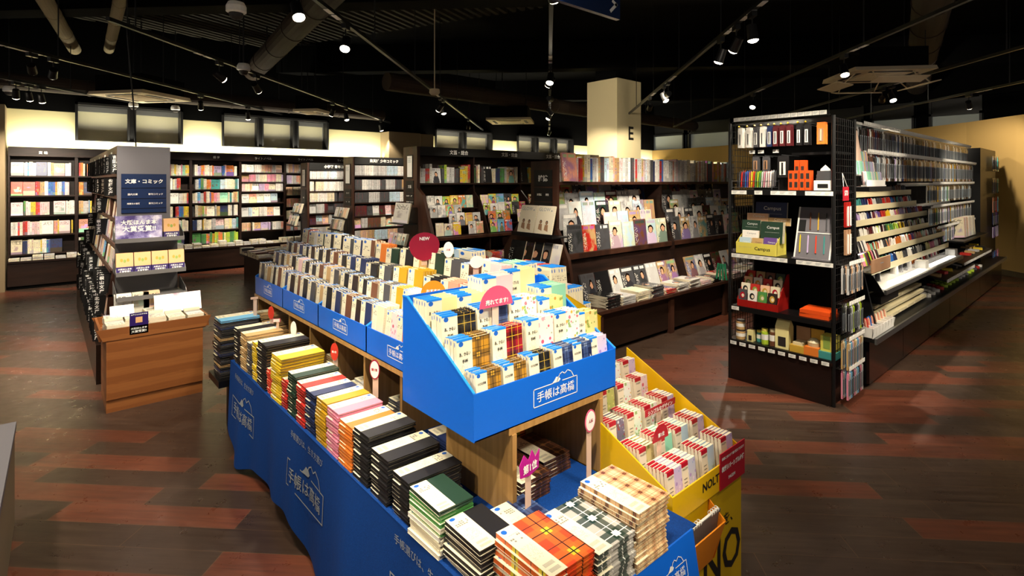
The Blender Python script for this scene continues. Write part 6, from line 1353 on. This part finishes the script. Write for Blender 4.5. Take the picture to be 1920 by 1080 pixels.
# stepped cream pen racks
STP = [(1.50, 1.66, 5.3, 7.55), (1.375, 1.62, 5.3, 7.6), (1.25, 1.58, 5.25, 7.9), (1.12, 1.53, 5.2, 8.2), (.99, 1.48, 5.15, 8.3), (.86, 1.43, 5.15, 8.2)]
SPAL = [['dark grey', 'black', 'brown', 'dark grey', 'maroon'], ['red', 'scarlet', 'blue', 'teal', 'navy', 'red', 'pale grey', 'dark grey'], ['yellow', 'white', 'pink', 'lilac', 'white', 'navy', 'maroon', 'purple', 'red'], ['green', 'lime', 'yellow', 'black', 'white', 'maroon', 'white', 'black'], ['white', 'orange', 'white', 'scarlet', 'purple', 'salmon', 'mint', 'white', 'dark grey'], ['rainbow']]
for ri, (z, y, x0, x1) in enumerate(STP):
    part('stepped_rack', MB().prism([(y-.03, z-.05), (y+.09, z-.01), (y+.09, z+.0), (y+.0, z-.03), (y-.025, z+.005), (y-.03, z+.005)], 'x', x0, x1), 'cream_plastic', LG, 'cream stepped pen rack')
    pal = SPAL[ri]; n = int((x1-x0)/.0135)
    for i in range(n):
        x = x0+.01+.0135*i; f = i/n
        if ri == 5: cn = ['red', 'scarlet', 'orange', 'yellow', 'lime', 'green', 'teal', 'sky blue', 'blue', 'navy', 'pale yellow', 'cream', 'dark grey', 'white', 'dark grey', 'white', 'black', 'pale yellow', 'pink', 'white', 'maroon', 'dark green'][min(21, int(f*30)) if f < .33 else min(21, 11+int((f-.33)*16))]
        else: cn = pal[int(f*len(pal)*1.8+ri) % len(pal)] if R.random() < .8 else R.choice(pal)
        for kx in range(1):
            item('pen', 'pen', Matrix.Translation((x, y+.005+R.uniform(0, .012), z-.025)) @ Matrix.Rotation(-.2+R.uniform(-.1, .1), 4, 'X') @ Matrix.Rotation(R.uniform(-.12, .12), 4, 'Y'), HEX[cn], '%s pen, %s along the %s step of the cream racks' % (cn, nth(i), ORD[ri]), None, pri=.05/(x-4), scale=(1.5, 1.5, R.uniform(.55, .7)))
# lit glass sample ledge
t2 = thing('glass_sample_ledge', 'brightly lit white pen sample ledge jutting from the stationery gondola', 'display ledge', (0, 0, 0))
part('deck', MB().box(5.1, 8.2, 1.28, 1.52, .70, .725), 'white_plastic', t2); part('front_edge', MB().box(5.1, 8.2, 1.262, 1.28, .685, .72), 'steel', t2)
part('light_strip', MB().box(5.5, 6.6, 1.30, 1.36, .726, .729).box(6.8, 8.0, 1.30, 1.36, .726, .729), 'light_panel', t2, 'glowing light strip')
part('glass_guard', MB().box(5.55, 6.7, 1.37, 1.374, .727, .79).box(6.75, 8.0, 1.37, 1.374, .727, .79), 'clear_glass', t2)
for x in (6.62, 8.02): part('sample_block', MB().box(x, x+.14, 1.31, 1.40, .726, .80), 'white_plastic', t2)
part('end_bracket', MB().prism([(1.28, .70), (1.5, .70), (1.5, .95), (1.35, .82)], 'x', 5.09, 5.1).box(5.1, 5.6, 1.30, 1.5, .60, .66), 'black_metal', t2)
for i in range(7):
    x = 5.18+.16*i*1.0+(.4 if i > 2 else 0); cn = ['black', 'dark grey', 'black', 'white', 'dark grey', 'black', 'pale grey'][i]
    t3 = thing('ink_pad_stand', '%s round stamp holder, %s along the lit glass ledge' % (cn, nth(i)), 'holder', (x, 1.44, .726), 'holders on the lit ledge')
    part('cup', MB().lathe([(0, 0), (.035, 0), (.03, .07), (.04, .085)], (0, 0, 0), 14), 'tint_gloss', t3, color=HEX[cn]); part('cap', MB().lathe([(.04, .085), (.03, .115), (0, .12)], (0, 0, 0), 14), 'tint_gloss', t3, color=HEX['black' if i % 2 else 'dark grey'])
for i in range(46):
    cn = R.choice(['pink', 'white', 'salmon', 'black', 'pale grey', 'dark grey', 'white', 'brown', 'red', 'orange'])
    item('pen', 'pen', Matrix.Translation((6.2+.042*i, 1.47+.02*(i % 2), .73)) @ Matrix.Rotation(R.uniform(-.3, -.1), 4, 'X'), HEX[cn], '%s pen, %s along the row behind the lit glass ledge' % (cn, nth(i)), None, pri=.02, scale=(2.0, 2.0, .9))
# drawers of refills below the ledge
for r in range(5):
    part('refill_rack', MB().prism([(1.33+.02*r, .425+.055*r), (1.38+.02*r, .425+.055*r), (1.38+.02*r, .45+.055*r), (1.33+.02*r, .45+.055*r)], 'x', 5.2, 6.75), 'cream_plastic', LG)
    for j in range(12): part('index_mark', MB().box(5.25+.125*j, 5.30+.125*j, 1.327+.02*r, 1.33+.02*r, .430+.055*r, .444+.055*r), 'pages', LG) if r % 2 == 0 and j % 2 == 0 else None
# white baskets on the counter end
for i in range(7):
    x = 4.74+.08*i; t3 = thing('pen_basket', 'white plastic basket of pencils, %s of the row at the counter end' % nth(i), 'basket', (x, 1.335, .401), 'white pencil baskets')
    m = MB().prism([(-.07, 0), (.05, 0), (.06, .09), (-.085, .075)], 'x', 0, .004).prism([(-.07, 0), (.05, 0), (.06, .09), (-.085, .075)], 'x', .074, .078).box(0, .078, -.074, -.07, 0, .075, 0).box(0, .078, .05, .054, 0, .09).box(0, .078, -.07, .05, 0, .004)
    part('body', m, 'white_plastic', t3)
    for j in range(4):
        cn = ['red', 'blue', 'navy', 'ivory', 'cream', 'ivory', 'cream'][i] if j else 'salmon'
        item('pen', 'pen', Matrix.Translation((x+.015+.016*j, 1.30+.01*(j % 2), .42)) @ Matrix.Rotation(-.15, 4, 'X'), HEX[cn], '%s pencil packet in the %s white basket, %s inside' % (cn, nth(i), nth(j)), None, pri=.3, scale=(1.7, 1.7, .95))
m = MB().box(4.72, 5.2, 1.26, 1.27, .90, 1.0); stroke(m, [(-.04, .01), (.04, .01)], (4.96, 1.26, .95), (1, 0, 0), (0, 0, 1), .006, 1)
t3 = thing('cardboard_tray', 'kraft cardboard front tray of small pens beside the wire-sided unit', 'tray', (0, 0, 0)); part('front', m, ('card_brown', 'ink_grey'), t3); part('floor', MB().box(4.72, 5.2, 1.27, 1.5, .89, .9), 'black_metal', t3)
for i in range(14):
    cn = R.choice(['black', 'maroon', 'white', 'pink', 'red', 'dark grey', 'lime'])
    item('pen', 'pen', Matrix.Translation((4.74+.034*i, 1.33, .94)) @ Matrix.Rotation(-.3, 4, 'X'), HEX[cn], '%s pen in the kraft cardboard tray, %s along it' % (cn, nth(i)), None, pri=.2, scale=(2, 2, .8))
    item('pen', 'pen', Matrix.Translation((4.74+.034*i, 1.42, 1.02)) @ Matrix.Rotation(-.3, 4, 'X'), HEX[R.choice(['white', 'dark grey', 'black'])], 'small pen behind the kraft cardboard tray, %s along it' % nth(i), None, pri=.15, scale=(2, 2, .7))
# clear acrylic towers with pastel pens by the unit
t3 = thing('acrylic_pen_tower', 'clear acrylic pen tower crowded with pastel pens and white cards above the kraft tray', 'pen display', (0, 0, 0))
part('side_card', MB().prism([(1.30, 1.56), (1.62, 1.56), (1.62, 2.04), (1.50, 2.02), (1.32, 1.68)], 'x', 5.24, 5.245), 'clear_glass', t3)
for i in range(5): part('tray', MB().box(4.74, 5.24, 1.30+.05*i, 1.34+.05*i, 1.56+.085*i, 1.57+.085*i), 'white_plastic', t3)
part('white_card', MB().box(4.74, 5.22, 1.302, 1.306, 1.57, 1.61), 'white_card', t3); part('dark_shelf', MB().box(4.72, 5.3, 1.28, 1.6, 1.52, 1.555), 'black_metal', t3)
part('header_card', MB().prism([(4.72, 1.78), (5.0, 1.72), (4.86, 2.0), (4.74, 2.02)], 'y', 1.40, 1.404), 'card_stem', t3)
for r in range(5):
    for i in range(14):
        cn = R.choice(['pale yellow', 'mint', 'pale pink', 'pale blue', 'white', 'peach', 'lilac'])
        item('pen', 'pen', Matrix.Translation((4.76+.034*i, 1.325+.05*r, 1.57+.085*r)) @ Matrix.Rotation(-.1, 4, 'X'), HEX[cn], '%s pen in the acrylic tower, %s along its %s tray' % (cn, nth(i), ORD[r]), None, pri=.2, scale=(2.2, 2, .85))
# lower goods on the counter
for i in range(16):
    x = 6.9+.2*i; cn = R.choice(['yellow', 'lime', 'white', 'pale grey', 'dark grey', 'pale grey', 'red'])
    if i < 3: cn = 'white'
    if 5 < i < 8: cn = 'lime'
    for j in range(3):
        M = Matrix.Translation((x+.05*j, 1.36+.05*j, .40+.0)) @ Matrix.Rotation(R.uniform(-.4, .4), 4, 'Z')
        o = link('tape_roll', MB().lathe([(.022, 0), (.04, 0), (.04, .03), (.022, .03), (.022, 0)], (0, 0, 0), 14).mesh('tape_roll'), ('tint',), color=HEX[cn]); o.matrix_world = M
        props(o, '%s tape roll on the gondola counter, %s in the %s cluster' % (cn, nth(j), nth(i)), 'tape roll', 'tape rolls on the counter')
part('tool_shelf', MB().prism([(1.27, .60), (1.7, .68), (1.7, .70), (1.27, .62)], 'x', 8.2, 10.4), 'black_metal', LG); part('tool_shelf', MB().prism([(1.25, .53), (1.6, .60), (1.6, .62), (1.25, .55)], 'x', 7.2, 8.9), 'black_metal', LG)
m = MB()
for i in range(16): m.box(7.25+.1*i, 7.33+.1*i, 1.246, 1.25, .515, .55)
for i in range(18): m.box(8.3+.11*i, 8.39+.11*i, 1.266, 1.27, .59, .62)
part('shelf_tags', m, 'white_card', LG)
for i in range(22):
    cn = R.choice(['dark grey', 'pale grey', 'white', 'black', 'red', 'yellow', 'tan', 'sky blue'])
    o = link('stationery_box', MB().box(-.04, .04, -.05, .05, 0, .03).mesh('stationery_box'), ('tint',), color=HEX[cn]); o.matrix_world = Matrix.Translation((7.3+.14*i, 1.36+.1*(i % 2), (.565 if i < 11 else .645)+.012*(i % 2))) @ Matrix.Rotation(R.uniform(-.3, .3), 4, 'Z')
    props(o, '%s flat stationery box, %s along the slanted tool shelves' % (cn, nth(i)), 'box', 'flat boxes on the tool shelves')
for i in range(26):
    cn = R.choice(['white', 'pale grey', 'tan', 'pale pink', 'cream'])
    item('magazine', 'book', Matrix.Translation((9.0+.03*i, 1.45, .86)) @ Matrix.Rotation(.35, 4, 'Y') @ Matrix.Rotation(-.1, 4, 'X'), HEX[cn], '%s thin paper pad in the fanned bundle near the gondola far end, %s along' % (cn, nth(i)), None, pri=.001, scale=(.02, .16, .27))
part('pad_shelf', MB().box(8.6, 10.4, 1.32, 1.78, .83, .85), 'black_metal', LG)
# hanging strips on the far end face
for r in range(6):
    for i in range(4):
        cn = [['dark grey', 'black', 'dark grey', 'teal'], ['dark grey', 'navy', 'black', 'teal'], ['salmon', 'brown', 'red', 'sky blue'], ['navy', 'dark grey', 'purple', 'navy'], ['lilac', 'purple', 'lilac', 'lilac'], ['navy', 'blue', 'purple', 'pink']][r][i]
        item('hanging_packet', 'K_slim', frame((11.25+.16*i, 1.37, [2.0, 1.65, 1.35, 1.12, .95, .5][r]), '-y'), HEX[cn], '%s large packet on the far end face of the stationery gondola, %s column, %s row' % (cn, nth(i), ORD[r]), None, pri=.02, scale=(4, 1, 1.2))
# grey cabinet at the aisle edge
t = thing('counter_cabinet', 'corner of a grey topped counter cabinet at the near aisle edge', 'counter', (-.115, 3.42, 0))
M = Matrix.Rotation(math.radians(-1), 4, 'Z')
part('body', MB().box(-.8, -.0, -1.9, .0, 0, .44, M=M), 'base_wood', t); part('top', MB().box(-.8, .012, -1.9, .012, .44, .47, M=M), 'grey_panel', t); part('edge_strip', MB().box(.0, .006, -1.9, .006, .0, .44, M=M), 'pilaster_paint', t)
finalize()
